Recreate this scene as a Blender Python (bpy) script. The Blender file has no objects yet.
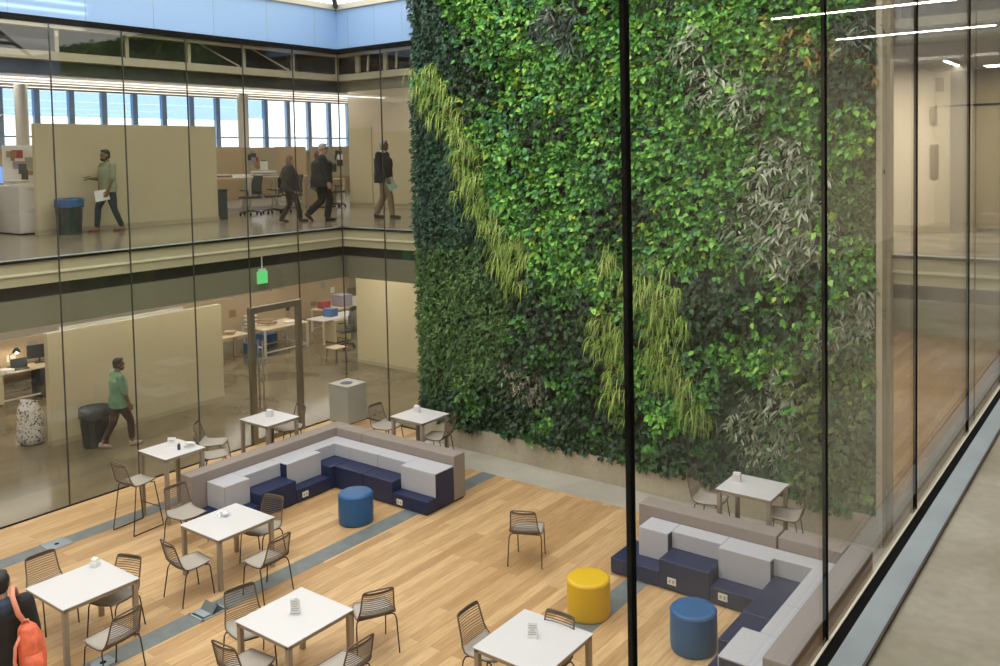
import bpy, bmesh, math, random
import numpy as np
from mathutils import Vector, Matrix, Euler

random.seed(7)
rng = np.random.default_rng(11)
SKY_STR, FILL_K, WORLD_STR, EXPOSURE = 2.05, 1.0, 2.2, 0.0
scene = bpy.context.scene
col = scene.collection
R = math.radians
PI = math.pi

# ------------------------------------------------------------------ helpers
class MB:
    """collects shapes into one mesh"""
    def __init__(s):
        s.v = []; s.f = []; s.m = []; s.cur = 0
    def add(s, vs, fs):
        n = len(s.v)
        s.v += [tuple(p) for p in vs]
        for f in fs:
            s.f.append([n + i for i in f]); s.m.append(s.cur)
        return s
    def box(s, x0, x1, y0, y1, z0, z1):
        vs = [(x0,y0,z0),(x1,y0,z0),(x1,y1,z0),(x0,y1,z0),(x0,y0,z1),(x1,y0,z1),(x1,y1,z1),(x0,y1,z1)]
        return s.add(vs, [(3,2,1,0),(4,5,6,7),(0,1,5,4),(1,2,6,5),(2,3,7,6),(3,0,4,7)])
    def cbox(s, cx, cy, cz, sx, sy, sz, rz=0, rx=0, ry=0):
        m = Euler((rx, ry, rz)).to_matrix()
        c = Vector((cx, cy, cz)); vs = []
        for dz in (-.5, .5):
            for dx, dy in ((-.5,-.5),(.5,-.5),(.5,.5),(-.5,.5)):
                vs.append(c + m @ Vector((dx*sx, dy*sy, dz*sz)))
        return s.add(vs, [(3,2,1,0),(4,5,6,7),(0,1,5,4),(1,2,6,5),(2,3,7,6),(3,0,4,7)])
    def tube(s, pts, r, n=6, closed=False, cap=True):
        P = [Vector(p) for p in pts]
        k = len(P)
        rs = r if isinstance(r, (list, tuple)) else [r]*k
        up = None; vs = []
        for i in range(k):
            if closed: t = P[(i+1) % k] - P[i-1]
            elif i == 0: t = P[1]-P[0]
            elif i == k-1: t = P[-1]-P[-2]
            else: t = P[i+1]-P[i-1]
            if t.length < 1e-9: t = Vector((0,0,1))
            t.normalize()
            if up is None:
                up = t.orthogonal().normalized()
            else:
                up = up - t*up.dot(t)
                if up.length < 1e-6: up = t.orthogonal()
                up.normalize()
            b = t.cross(up)
            for j in range(n):
                a = 2*PI*j/n
                vs.append(P[i] + (up*math.cos(a) + b*math.sin(a))*rs[i])
        fs = []
        for i in range(k if closed else k-1):
            i2 = (i+1) % k
            for j in range(n):
                j2 = (j+1) % n
                fs.append((i*n+j, i*n+j2, i2*n+j2, i2*n+j))
        if not closed and cap:
            fs.append(tuple(range(n-1, -1, -1))); fs.append(tuple((k-1)*n + j for j in range(n)))
        return s.add(vs, fs)
    def lathe(s, prof, n=32, cx=0, cy=0, cz=0):
        vs = []; fs = []
        for (r, z) in prof:
            for j in range(n):
                a = 2*PI*j/n
                vs.append((cx + r*math.cos(a), cy + r*math.sin(a), cz + z))
        for i in range(len(prof)-1):
            for j in range(n):
                j2 = (j+1) % n
                fs.append((i*n+j, i*n+j2, (i+1)*n+j2, (i+1)*n+j))
        fs.append(tuple(range(n-1, -1, -1))); fs.append(tuple((len(prof)-1)*n + j for j in range(n)))
        return s.add(vs, fs)
    def ell(s, c, r, n=12, m=8, rot=None):
        vs = []; fs = []
        rot = rot or Matrix.Identity(3); c = Vector(c)
        vs.append(c + rot @ Vector((0,0,-r[2])))
        for i in range(1, m):
            ph = -PI/2 + PI*i/m
            for j in range(n):
                a = 2*PI*j/n
                vs.append(c + rot @ Vector((r[0]*math.cos(ph)*math.cos(a), r[1]*math.cos(ph)*math.sin(a), r[2]*math.sin(ph))))
        vs.append(c + rot @ Vector((0,0,r[2])))
        for j in range(n): fs.append((0, 1+(j+1)%n, 1+j))
        for i in range(m-2):
            for j in range(n):
                j2 = (j+1)%n
                fs.append((1+i*n+j, 1+i*n+j2, 1+(i+1)*n+j2, 1+(i+1)*n+j))
        L = len(vs)-1
        for j in range(n): fs.append((L, 1+(m-2)*n+j, 1+(m-2)*n+(j+1)%n))
        return s.add(vs, fs)
    def loft(s, rings, n=14):
        """rings: (centre, rx, ry[, z rotation]) stacked, cross-sections horizontal"""
        vs = []; fs = []
        for ring in rings:
            c = Vector(ring[0]); rx, ry = ring[1], ring[2]; rz = ring[3] if len(ring) > 3 else 0
            for j in range(n):
                a = 2*PI*j/n
                x, y = rx*math.cos(a), ry*math.sin(a)
                vs.append(c + Vector((x*math.cos(rz)-y*math.sin(rz), x*math.sin(rz)+y*math.cos(rz), 0)))
        for i in range(len(rings)-1):
            for j in range(n):
                j2 = (j+1)%n
                fs.append((i*n+j, i*n+j2, (i+1)*n+j2, (i+1)*n+j))
        fs.append(tuple(range(n-1,-1,-1))); fs.append(tuple((len(rings)-1)*n+j for j in range(n)))
        return s.add(vs, fs)
    def prism(s, poly, z0, z1):
        n = len(poly)
        vs = [(x, y, z0) for x, y in poly] + [(x, y, z1) for x, y in poly]
        fs = [tuple(range(n-1,-1,-1)), tuple(range(n, 2*n))]
        for i in range(n):
            j = (i+1) % n
            fs.append((i, j, n+j, n+i))
        return s.add(vs, fs)
    def quad(s, a, b, c, d):
        return s.add([a,b,c,d], [(0,1,2,3)])
    def build(s, name, mat, parent=None, smooth=False, bevel=0, loc=None, seg=2, remesh=0, sm=3):
        me = bpy.data.meshes.new(name)
        me.from_pydata(s.v, [], s.f); me.update()
        mats = mat if isinstance(mat, (list, tuple)) else [mat]
        if remesh:
            o = bpy.data.objects.new('tmp', me); col.objects.link(o)
            md = o.modifiers.new('r', 'REMESH'); md.mode = 'VOXEL'; md.voxel_size = remesh
            if sm:
                m2 = o.modifiers.new('s', 'SMOOTH'); m2.iterations = sm; m2.factor = .5
            dg = bpy.context.evaluated_depsgraph_get(); dg.update()
            me2 = bpy.data.meshes.new_from_object(o.evaluated_get(dg))
            bpy.data.objects.remove(o); bpy.data.meshes.remove(me)
            me = me2; me.name = name; me.materials.clear(); smooth = True
        for m in mats: me.materials.append(m)
        if len(mats) > 1 and not remesh:
            me.polygons.foreach_set('material_index', s.m)
        if smooth:
            me.polygons.foreach_set('use_smooth', [True]*len(me.polygons))
        o = bpy.data.objects.new(name, me); col.objects.link(o)
        if parent: o.parent = parent
        if loc: o.location = loc
        if bevel:
            b = o.modifiers.new('Bevel', 'BEVEL'); b.width = bevel; b.segments = seg; b.limit_method = 'ANGLE'
            b.harden_normals = False
        return o

def tag(o, label=None, cat=None, group=None, kind=None):
    if label: o['label'] = label
    if cat: o['category'] = cat
    if group: o['group'] = group
    if kind: o['kind'] = kind
    return o

def empty(name, loc, rz=0, label=None, cat=None, group=None):
    o = bpy.data.objects.new(name, None); col.objects.link(o)
    o.location = loc; o.rotation_euler = (0, 0, rz); o.empty_display_size = .1
    return tag(o, label, cat, group)

def struct(name, mb, mat, parent=None, bevel=0, **k):
    o = mb.build(name, mat, parent, bevel=bevel, **k)
    if parent is None: o['kind'] = 'structure'
    return o

def dup(root, loc, rz=0, label=None, group=None):
    r = root.copy(); col.objects.link(r); r.location = loc; r.rotation_euler = (0, 0, rz)
    if label: r['label'] = label
    if group: r['group'] = group
    for ch in list(root.children):
        c = ch.copy(); col.objects.link(c); c.parent = r
        for g in list(ch.children):
            d = g.copy(); col.objects.link(d); d.parent = c
    return r

# ------------------------------------------------------------------ materials
def mat(name, color, rough=.5, metal=0, spec=.5, noise=0, nscale=8, bump=0, bscale=60, emit=None, estr=0, coat=0):
    m = bpy.data.materials.new(name); m.use_nodes = True
    nt = m.node_tree; b = nt.nodes['Principled BSDF']
    c = (*color, 1)
    b.inputs['Base Color'].default_value = c
    b.inputs['Roughness'].default_value = rough
    b.inputs['Metallic'].default_value = metal
    b.inputs['Specular IOR Level'].default_value = spec
    if coat: b.inputs['Coat Weight'].default_value = coat
    tc = None
    if noise or bump:
        tc = nt.nodes.new('ShaderNodeTexCoord')
    if noise:
        n = nt.nodes.new('ShaderNodeTexNoise'); n.inputs['Scale'].default_value = nscale; n.inputs['Detail'].default_value = 5
        nt.links.new(tc.outputs['Object'], n.inputs['Vector'])
        mx = nt.nodes.new('ShaderNodeMix'); mx.data_type = 'RGBA'
        mx.inputs['A'].default_value = tuple(max(0, x*(1-noise)) for x in color) + (1,)
        mx.inputs['B'].default_value = tuple(min(1, x*(1+noise)) for x in color) + (1,)
        mr = nt.nodes.new('ShaderNodeMapRange'); mr.inputs['From Min'].default_value = .3; mr.inputs['From Max'].default_value = .7
        nt.links.new(n.outputs['Fac'], mr.inputs['Value'])
        nt.links.new(mr.outputs['Result'], mx.inputs['Factor']); nt.links.new(mx.outputs['Result'], b.inputs['Base Color'])
    if bump:
        n2 = nt.nodes.new('ShaderNodeTexNoise'); n2.inputs['Scale'].default_value = bscale; n2.inputs['Detail'].default_value = 3
        nt.links.new(tc.outputs['Object'], n2.inputs['Vector'])
        bp = nt.nodes.new('ShaderNodeBump'); bp.inputs['Strength'].default_value = bump; bp.inputs['Distance'].default_value = .01
        nt.links.new(n2.outputs['Fac'], bp.inputs['Height']); nt.links.new(bp.outputs['Normal'], b.inputs['Normal'])
    if emit:
        b.inputs['Emission Color'].default_value = (*emit, 1); b.inputs['Emission Strength'].default_value = estr
    return m

def glass_mat(name, tint, f0=.04, power=5):
    m = bpy.data.materials.new(name); m.use_nodes = True
    nt = m.node_tree; nt.nodes.clear()
    out = nt.nodes.new('ShaderNodeOutputMaterial')
    tr = nt.nodes.new('ShaderNodeBsdfTransparent'); tr.inputs['Color'].default_value = (*tint, 1)
    gl = nt.nodes.new('ShaderNodeBsdfGlossy'); gl.inputs['Roughness'].default_value = 0
    lw = nt.nodes.new('ShaderNodeLayerWeight'); lw.inputs['Blend'].default_value = .5
    pw = nt.nodes.new('ShaderNodeMath'); pw.operation = 'POWER'; pw.inputs[1].default_value = power
    ma = nt.nodes.new('ShaderNodeMath'); ma.operation = 'MULTIPLY_ADD'; ma.inputs[1].default_value = 1-f0; ma.inputs[2].default_value = f0
    mx = nt.nodes.new('ShaderNodeMixShader')
    nt.links.new(lw.outputs['Facing'], pw.inputs[0]); nt.links.new(pw.outputs[0], ma.inputs[0])
    nt.links.new(ma.outputs[0], mx.inputs[0]); nt.links.new(tr.outputs[0], mx.inputs[1]); nt.links.new(gl.outputs[0], mx.inputs[2])
    nt.links.new(mx.outputs[0], out.inputs['Surface'])
    return m

def wood_mat():
    m = bpy.data.materials.new('oak_planks'); m.use_nodes = True
    nt = m.node_tree; b = nt.nodes['Principled BSDF']; N = nt.nodes.new; L = nt.links.new
    tc = N('ShaderNodeTexCoord')
    mp = N('ShaderNodeMapping'); mp.inputs['Rotation'].default_value = (0, 0, PI/2)
    L(tc.outputs['Object'], mp.inputs['Vector'])
    br = N('ShaderNodeTexBrick')
    br.inputs['Color1'].default_value = (.62, .405, .20, 1); br.inputs['Color2'].default_value = (.40, .225, .092, 1)
    br.inputs['Mortar'].default_value = (.30, .16, .06, 1)
    br.inputs['Scale'].default_value = 1; br.inputs['Mortar Size'].default_value = .0022
    br.inputs['Brick Width'].default_value = 1.9; br.inputs['Row Height'].default_value = .165
    br.offset = .37; br.inputs['Bias'].default_value = -.15
    L(mp.outputs['Vector'], br.inputs['Vector'])
    mp2 = N('ShaderNodeMapping'); mp2.inputs['Scale'].default_value = (14, 1.1, 1); L(tc.outputs['Object'], mp2.inputs['Vector'])
    ns = N('ShaderNodeTexNoise'); ns.inputs['Scale'].default_value = 2.2; ns.inputs['Detail'].default_value = 6; L(mp2.outputs['Vector'], ns.inputs['Vector'])
    mr = N('ShaderNodeMapRange'); mr.inputs['From Min'].default_value = .3; mr.inputs['From Max'].default_value = .7
    mr.inputs['To Min'].default_value = .8; mr.inputs['To Max'].default_value = 1.14; L(ns.outputs['Fac'], mr.inputs['Value'])
    mx = N('ShaderNodeMix'); mx.data_type = 'RGBA'; mx.blend_type = 'MULTIPLY'; mx.inputs['Factor'].default_value = 1
    L(br.outputs['Color'], mx.inputs['A']); L(mr.outputs['Result'], mx.inputs['B'])
    L(mx.outputs['Result'], b.inputs['Base Color'])
    b.inputs['Roughness'].default_value = .42; b.inputs['Specular IOR Level'].default_value = .35
    return m

def concrete_mat(name, c1, c2, rough=.3, sc=1.2, spec=.5):
    m = bpy.data.materials.new(name); m.use_nodes = True
    nt = m.node_tree; b = nt.nodes['Principled BSDF']; N = nt.nodes.new; L = nt.links.new
    tc = N('ShaderNodeTexCoord')
    ns = N('ShaderNodeTexNoise'); ns.inputs['Scale'].default_value = sc; ns.inputs['Detail'].default_value = 7; ns.inputs['Distortion'].default_value = .6
    L(tc.outputs['Object'], ns.inputs['Vector'])
    rp = N('ShaderNodeValToRGB'); rp.color_ramp.elements[0].position = .33; rp.color_ramp.elements[1].position = .68
    rp.color_ramp.elements[0].color = (*c1, 1); rp.color_ramp.elements[1].color = (*c2, 1)
    L(ns.outputs['Fac'], rp.inputs['Fac'])
    n2 = N('ShaderNodeTexNoise'); n2.inputs['Scale'].default_value = sc*18; n2.inputs['Detail'].default_value = 4; L(tc.outputs['Object'], n2.inputs['Vector'])
    mr = N('ShaderNodeMapRange'); mr.inputs['To Min'].default_value = .82; mr.inputs['To Max'].default_value = 1.18; L(n2.outputs['Fac'], mr.inputs['Value'])
    mx = N('ShaderNodeMix'); mx.data_type = 'RGBA'; mx.blend_type = 'MULTIPLY'; mx.inputs['Factor'].default_value = 1
    L(rp.outputs['Color'], mx.inputs['A']); L(mr.outputs['Result'], mx.inputs['B']); L(mx.outputs['Result'], b.inputs['Base Color'])
    b.inputs['Roughness'].default_value = rough; b.inputs['Specular IOR Level'].default_value = spec
    return m

def leaf_mat(name, cols, rough=.5, trans=.0, patch=.32, spec=.35):
    """each leaf its own hue (random per island), with plant-sized drifts of hue"""
    m = bpy.data.materials.new(name); m.use_nodes = True
    nt = m.node_tree; b = nt.nodes['Principled BSDF']; N = nt.nodes.new; L = nt.links.new
    ge = N('ShaderNodeNewGeometry'); tc = N('ShaderNodeTexCoord')
    ns = N('ShaderNodeTexNoise'); ns.inputs['Scale'].default_value = 1.9; ns.inputs['Detail'].default_value = 3; L(tc.outputs['Object'], ns.inputs['Vector'])
    mr = N('ShaderNodeMapRange'); mr.inputs['From Min'].default_value = .3; mr.inputs['From Max'].default_value = .7; L(ns.outputs['Fac'], mr.inputs['Value'])
    mx = N('ShaderNodeMix'); mx.data_type = 'FLOAT'; mx.inputs['Factor'].default_value = patch
    L(ge.outputs['Random Per Island'], mx.inputs['A']); L(mr.outputs['Result'], mx.inputs['B'])
    rp = N('ShaderNodeValToRGB'); el = rp.color_ramp.elements
    n = len(cols)
    while len(el) < n: el.new(.5)
    for i, c in enumerate(cols):
        el[i].position = .12 + .76*i/(n-1); el[i].color = (*c, 1)
    L(mx.outputs['Result'], rp.inputs['Fac']); L(rp.outputs['Color'], b.inputs['Base Color'])
    b.inputs['Roughness'].default_value = rough; b.inputs['Specular IOR Level'].default_value = spec
    return m

M = {}
M['wood'] = wood_mat()
M['conc_pale'] = concrete_mat('pale_concrete', (.36,.33,.27), (.46,.43,.36), .45, 1.1)
M['conc_curb'] = concrete_mat('curb_concrete', (.36,.31,.22), (.47,.41,.30), .6, 1.4)
M['conc_polish'] = concrete_mat('polished_concrete', (.12,.098,.06), (.225,.19,.125), .15, .7, .5)
M['conc_upper'] = concrete_mat('upper_concrete', (.20,.175,.125), (.30,.265,.195), .18, .6, .5)
M['conc_walk'] = concrete_mat('walkway_concrete', (.20,.175,.11), (.40,.37,.30), .5, 1.3, .3)
M['inlay'] = mat('grey_inlay', (.16,.18,.175), .5, noise=.15, nscale=5)
M['sill'] = mat('sill_metal', (.27,.315,.335), .5, spec=.35, noise=.14, nscale=3)
M['trimlight'] = mat('pale_trim', (.62,.57,.46), .4)
M['black'] = mat('black_seal', (.006,.006,.006), .9, spec=.05)
M['cream'] = mat('cream_paint', (.44,.39,.27), .55)
M['ledge'] = mat('lit_cream_ledge', (.74,.69,.49), .5)  # lighter than the beam: the light it catches is put into the colour
M['tan_beam'] = mat('tan_beam', (.34,.30,.20), .6)
M['cream_beam'] = mat('cream_beam', (.46,.42,.27), .5)
M['wall'] = mat('wall_paint', (.62,.55,.43), .6)
M['laminate'] = mat('partition_laminate', (.57,.51,.345), .28)
M['olive'] = mat('bulkhead_olive', (.20,.19,.125), .6)
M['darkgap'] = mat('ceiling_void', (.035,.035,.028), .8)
M['fascia'] = mat('blue_fascia', (.27,.43,.68), .35)
M['ceil'] = mat('ceiling_grey', (.36,.34,.30), .7)
M['ceil_white'] = mat('ceiling_white', (.70,.68,.64), .8)
M['bin_grey'] = mat('bin_grey', (.40,.41,.36), .4, metal=.25, noise=.06, nscale=3)
M['steel'] = mat('brushed_steel', (.46,.43,.37), .32, metal=.85)
M['bronze'] = mat('bronze_frame', (.23,.20,.14), .4, metal=.7)
M['white_top'] = mat('white_laminate', (.63,.61,.60), .35)
M['paper'] = mat('white_paper', (.82,.82,.80), .7)
M['taupe_metal'] = mat('taupe_metal', (.36,.30,.23), .45, metal=.3)
M['wire'] = mat('chair_wire', (.155,.112,.078), .5, metal=.3)
M['seatpad'] = mat('chair_seat', (.40,.355,.30), .65)
M['leg_dark'] = mat('chair_leg_metal', (.045,.03,.022), .45, metal=.4)
M['navy'] = mat('navy_vinyl', (.009,.017,.062), .45, spec=.45, noise=.12, nscale=14, bump=.05, bscale=90)
M['greycush'] = mat('grey_upholstery', (.47,.465,.49), .6, noise=.03, nscale=30)
M['taupe'] = mat('taupe_upholstery', (.285,.235,.205), .75, noise=.08, nscale=60, bump=.15, bscale=200)
M['yellow'] = mat('yellow_vinyl', (.66,.41,.004), .5)
M['blue'] = mat('blue_vinyl', (.020,.10,.25), .45, spec=.4)
M['outlet'] = mat('outlet_cream', (.72,.70,.60), .5)
M['glass'] = glass_mat('glass_clear', (.975,.98,.968), .045)
M['glass_near'] = glass_mat('glass_near', (.988,.99,.984), .013, 5.8)
M['glass_win'] = glass_mat('window_glass', (.97,.98,.99), .03)
M['glass_blue'] = glass_mat('window_blue_glass', (.60,.735,.89), .04)
M['joint'] = mat('glass_joint', (.035,.032,.022), .6)
M['mullion_blue'] = mat('window_mullion', (.40,.58,.88), .5)
M['plastic_dark'] = mat('dark_plastic', (.035,.045,.045), .5)
M['bin_green'] = mat('bin_plastic', (.045,.06,.06), .5, noise=.15, nscale=6)
M['liner_blue'] = mat('blue_liner', (.02,.09,.28), .35, bump=.4, bscale=25)
M['screen_blue'] = mat('screen', (.05,.08,.2), .3, emit=(.25,.45,.95), estr=1.0)
M['screen_dark'] = mat('screen_dark', (.02,.025,.03), .2)
M['tan'] = mat('tan_felt', (.52,.40,.26), .8)
M['birch'] = mat('birch', (.62,.52,.36), .5)
M['skin1'] = mat('skin_brown', (.20,.105,.06), .55)
M['skin2'] = mat('skin_fair', (.52,.32,.23), .55)
M['hair_dark'] = mat('hair_dark', (.012,.010,.009), .6)
M['hair_blonde'] = mat('hair_blonde', (.15,.10,.055), .6)
M['hair_grey'] = mat('hair_grey', (.42,.44,.48), .6)
M['sage'] = mat('sage_shirt', (.27,.29,.19), .8, noise=.08, nscale=12)
M['green_shirt'] = mat('green_shirt', (.16,.30,.17), .8, noise=.08, nscale=12)
M['denim'] = mat('dark_denim', (.022,.028,.045), .8)
M['maroon'] = mat('maroon_trousers', (.065,.035,.03), .8)
M['black_cloth'] = mat('black_cloth', (.012,.012,.013), .8)
M['coat'] = mat('dark_coat', (.018,.020,.020), .8)
M['navy_cloth'] = mat('navy_cloth', (.012,.014,.024), .8)
M['khaki'] = mat('khaki_trousers', (.26,.19,.115), .8)
M['shoe_red'] = mat('shoe_red', (.22,.07,.05), .6)
M['shoe_tan'] = mat('shoe_pale', (.50,.36,.30), .6)
M['shoe_dark'] = mat('shoe_dark', (.03,.02,.015), .5)
M['orange'] = mat('orange_nylon', (.78,.16,.075), .6, noise=.2, nscale=20)
M['orange_pale'] = mat('orange_strap', (.80,.30,.20), .6)
M['folder'] = mat('green_folder', (.30,.46,.38), .5)
M['eye'] = mat('eye_dark', (.01,.008,.006), .3)
M['red'] = mat('red_cloth', (.35,.05,.06), .8)
M['lilac'] = mat('lilac_grey_cloth', (.32,.29,.36), .8)
M['lamp_warm'] = mat('lamp_glow', (1,.9,.75), .5, emit=(1.0,.80,.52), estr=160)
M['kraft'] = mat('kraft', (.35,.22,.12), .8)
M['blue_box'] = mat('blue_box', (.06,.17,.42), .5)
M['sign_green'] = mat('sign_green', (.10,.55,.15), .4, emit=(.15,.85,.25), estr=.55)
M['sign_clear'] = mat('sign_pale', (.45,.65,.42), .3, emit=(.4,.75,.4), estr=.25)

def emis(name, c, s):
    m = bpy.data.materials.new(name); m.use_nodes = True
    nt = m.node_tree; nt.nodes.clear()
    o = nt.nodes.new('ShaderNodeOutputMaterial'); e = nt.nodes.new('ShaderNodeEmission')
    e.inputs['Color'].default_value = (*c, 1); e.inputs['Strength'].default_value = s
    nt.links.new(e.outputs[0], o.inputs['Surface'])
    return m
M['skylight'] = emis('skylight_glazing', (1.0,.98,.93), SKY_STR)
_nt = M['skylight'].node_tree; _t = _nt.nodes.new('ShaderNodeBsdfTransparent'); _t.inputs['Color'].default_value = (.5,.5,.5,1)
_a = _nt.nodes.new('ShaderNodeAddShader'); _o = [n for n in _nt.nodes if n.type == 'OUTPUT_MATERIAL'][0]; _e = [n for n in _nt.nodes if n.type == 'EMISSION'][0]
_nt.links.new(_e.outputs[0], _a.inputs[0]); _nt.links.new(_t.outputs[0], _a.inputs[1]); _nt.links.new(_a.outputs[0], _o.inputs['Surface'])
M['lamp'] = emis('lamp_diffuser', (1.0,.90,.76), 26.0)
M['lamp_walk'] = emis('walkway_diffuser', (1.0,.92,.80), 48.0)
M['lamp_office'] = emis('office_diffuser', (1.0,.90,.80), 2.2)
# ------------------------------------------------------------------ the shell
S = 1.1951            # glass module
H2 = 4.10             # upper floor
NX = 13.7226          # plane of the near glass
def B(*a): return MB().box(*a)

struct('floor', B(0, 13.9, -16, -1.107, -.12, 0).box(0, 2.40, -1.107, 0, -.12, 0), M['wood'])
struct('floor_behind_planting', B(2.5, 11.15, .3, 17.5, -.12, 0), M['wood'])
struct('floor_strip_planting', B(2.40, 17, -1.107, .3, -.12, 0).box(11.15, 17, .3, 17.5, -.12, 0), M['conc_pale'])
struct('floor_lower_office', B(-18, 0, -16, 17.5, -.12, 0).box(0, 2.5, 0, 17.5, -.12, 0), M['conc_polish'])
struct('floor_lower_aisle', B(13.9, 17, -16, -1.107, -.12, 0), M['conc_polish'])
for i, (x0, x1, y0, y1) in enumerate([(1.14, 1.46, -15, -2.0), (4.75, 5.07, -15, -1.107), (8.84, 9.15, -15, -1.107)]):
    struct('trim_%d' % (i+1), B(x0, x1, y0, y1, 0, .003), M['inlay'])

# upper floor slabs
struct('floor_upper_office', B(-18, -.30, -16, 17.5, 3.72, H2).box(-.30, 13.72, .30, 17.5, 3.72, H2), M['conc_upper'])
struct('floor_walkway', B(13.86, 17, -16, 17.5, 3.72, H2), M['conc_walk'])
struct('ceiling_lower_office', B(-18, -.45, -16, 17.5, 3.60, 3.72).box(-.45, 17, .45, 17.5, 3.60, 3.72).box(13.9, 17, -16, .45, 3.6, 3.72), M['ceil_white'])

# edge of the upper floor: sill, cream fascia with a ledge, dark gap, olive bulkhead
def edge(nm, axis, A0, A1, sg):
    def bx(mb, d0, d1, z0, z1):
        lo, hi = sorted((sg*d0, sg*d1))
        a0, a1 = A0 - (d1 if nm == 'back' else 0), A1 + (d1 if nm == 'left' else 0)
        if axis == 'Y': mb.box(lo, hi, a0, a1, z0, z1)
        else: mb.box(a0, a1, lo, hi, z0, z1)
        return mb
    struct('trim_sill_' + nm, bx(MB(), .035, .34, 4.067, H2+.004), M['sill'])
    struct('trim_shoe_' + nm, bx(MB(), .012, .045, 4.072, 4.112), M['black'])
    struct('trim_fascia_' + nm, bx(bx(bx(MB(), .06, .13, 3.70, 4.067), .12, .125, 3.86, 3.90), .04, .06, 3.70, 3.725), M['cream_beam'])
    struct('trim_ledge_' + nm, bx(MB(), .022, .06, 3.862, 3.90), M['ledge'])
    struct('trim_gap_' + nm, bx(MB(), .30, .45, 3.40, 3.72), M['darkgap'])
    struct('wall_bulkhead_' + nm, bx(MB(), .16, .24, 3.0, 3.47), M['olive'])
    # at the head of the glass
    struct('trim_head_' + nm, bx(MB(), -.03, .06, 7.87, 7.965), M['black'])
    struct('wall_fascia_' + nm, bx(MB(), 0, .10, 7.965, 8.80), M['fascia'])
    if nm != 'right':
        gr = MB()
        for q in range(13):
            u = A1 - .6 - q*1.195 if axis == 'Y' else A0 + .35 + q*.8
            if axis == 'Y': gr.box(-.003, .0005, u-.006, u+.006, 7.965, 8.80)
            elif u < 2.4: gr.box(u-.006, u+.006, -.0005, .003, 7.965, 8.80)
        struct('trim_fascia_seams_' + nm, gr, M['sill'])
    struct('trim_beam_' + nm, bx(bx(MB(), .16, .34, 7.30, 7.44), .08, .20, 7.81, 7.87), M['tan_beam'])
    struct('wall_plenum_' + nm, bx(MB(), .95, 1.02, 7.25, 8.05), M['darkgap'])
    struct('wall_drop_' + nm, bx(MB(), .34, .42, 7.08, 7.31), M['darkgap' if sg < 0 else 'olive'])
edge('left', 'Y', -16, 0, -1)
edge('back', 'X', 0, 2.46, 1)
edge('right', 'X', 11.34, 13.70, 1)
# braces and hangers in the ceiling void
mb = MB()
for k in range(9):
    y = .2 - k*1.19
    if k not in (6, 8): mb.cbox(-.25, y, 7.66, .05, .06, .42)
    if k in (1, 2): mb.tube([(-.25, y-.1, 7.46), (-.55, y-.75, 7.86)], .018)
struct('trim_braces_left', mb, M['tan_beam'])
mb = MB()
for k in range(3):
    x = .35 + k*.85
    mb.cbox(x, .26, 7.66, .10, .06, .40); mb.tube([(x+.3, .26, 7.47), (x+.3, .3, 7.86)], .03)
struct('trim_braces_back', mb, M['tan_beam'])

# fascia, ceilings and outer walls
struct('ceiling', B(-18, -.10, -16, 17.5, 8.40, 8.5).box(-.10, 11.4, .10, 17.5, 8.40, 8.5), M['ceil_white'])
struct('ceiling_right', B(8.0, 16.8, .42, 6.4, 7.12, 7.22), M['ceil'])
struct('ceiling_walkway', B(13.74, 17, -16, .42, 7.22, 7.30), M['ceil'])
struct('wall_fascia_near', B(13.72, 13.80, -16, .1, 7.26, 8.8), M['fascia'])
struct('wall_fascia_front', B(-.1, 13.8, -15.6, -15.5, 7.26, 8.8), M['fascia'])
struct('wall_near', B(16.65, 16.8, -16, 17.5, H2, 8.5), M['wall'])
struct('wall_near_lower', B(16.65, 16.8, -16, 17.5, 0, 3.6), M['wall'])
struct('wall_front', B(-18, 17, -16.1, -16, 0, 8.5), M['wall'])
struct('wall_end', B(-18, 17, 17.5, 17.6, 0, 8.5), M['wall'])
struct('wall_far_lower', B(-14.2, -14.0, -16, 17.5, 0, 3.6), M['wall'])
# core of the planted wall, its kerb and its end trim
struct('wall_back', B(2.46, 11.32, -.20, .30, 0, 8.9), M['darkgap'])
struct('baseboard_back', B(2.42, 11.36, -.372, -.20, 0, .43), M['conc_curb'])
struct('trim_end_panel', B(11.32, 11.40, -.36, .10, 0, 8.8).box(11.40, 11.44, -.10, .10, 0, 8.8), M['cream'])
struct('wall_core', B(2.46, 9.4, .30, .8, 0, 8.05), M['wall'])
# inner walls seen through the glass
struct('wall_lower_inner', B(-3.46, 2.46, 3.47, 3.62, 0, 3.6), M['laminate'])
struct('baseboard_lower_inner', B(-3.47, 2.46, 3.452, 3.47, 0, .10), M['cream'])
struct('wall_upper_inner', B(-6.28, 11.3, 5.90, 6.05, H2, 8.4), M['wall'])
struct('baseboard_upper_inner', B(-6.29, 2.46, 5.882, 5.90, H2, H2+.12), M['cream'])
struct('trim_board_upper_inner', B(-6.20, -5.24, 5.86, 5.90, H2+.12, 6.55).box(-5.20, 2.4, 5.86, 5.90, H2+.12, 6.40), M['laminate'])
struct('wall_upper_right', B(6, 11.46, 3.97, 4.12, H2, 7.12).box(11.31, 11.46, 4.12, 6.0, H2, 7.12), M['wall'])
struct('baseboard_upper_right', B(6, 11.47, 3.95, 3.97, H2, H2+.11), M['cream'])
struct('wall_upper_right_recess', B(11.46, 16.65, 6.0, 6.12, H2, 7.12), M['cream'])
struct('trim_recess', B(11.46, 16.65, 5.97, 6.0, 6.42, 6.46).box(12.35, 12.39, 5.97, 6.0, H2, 6.42).box(13.35, 13.39, 5.97, 6.0, H2, 6.42), M['plastic_dark'])
struct('trim_column_right', B(11.46, 11.78, 3.98, 4.3, H2, 7.12), M['ceil'])
struct('wall_lower_right', B(2.5, 16.65, 16.0, 16.1, 0, 3.6), M['wall'])
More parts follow.
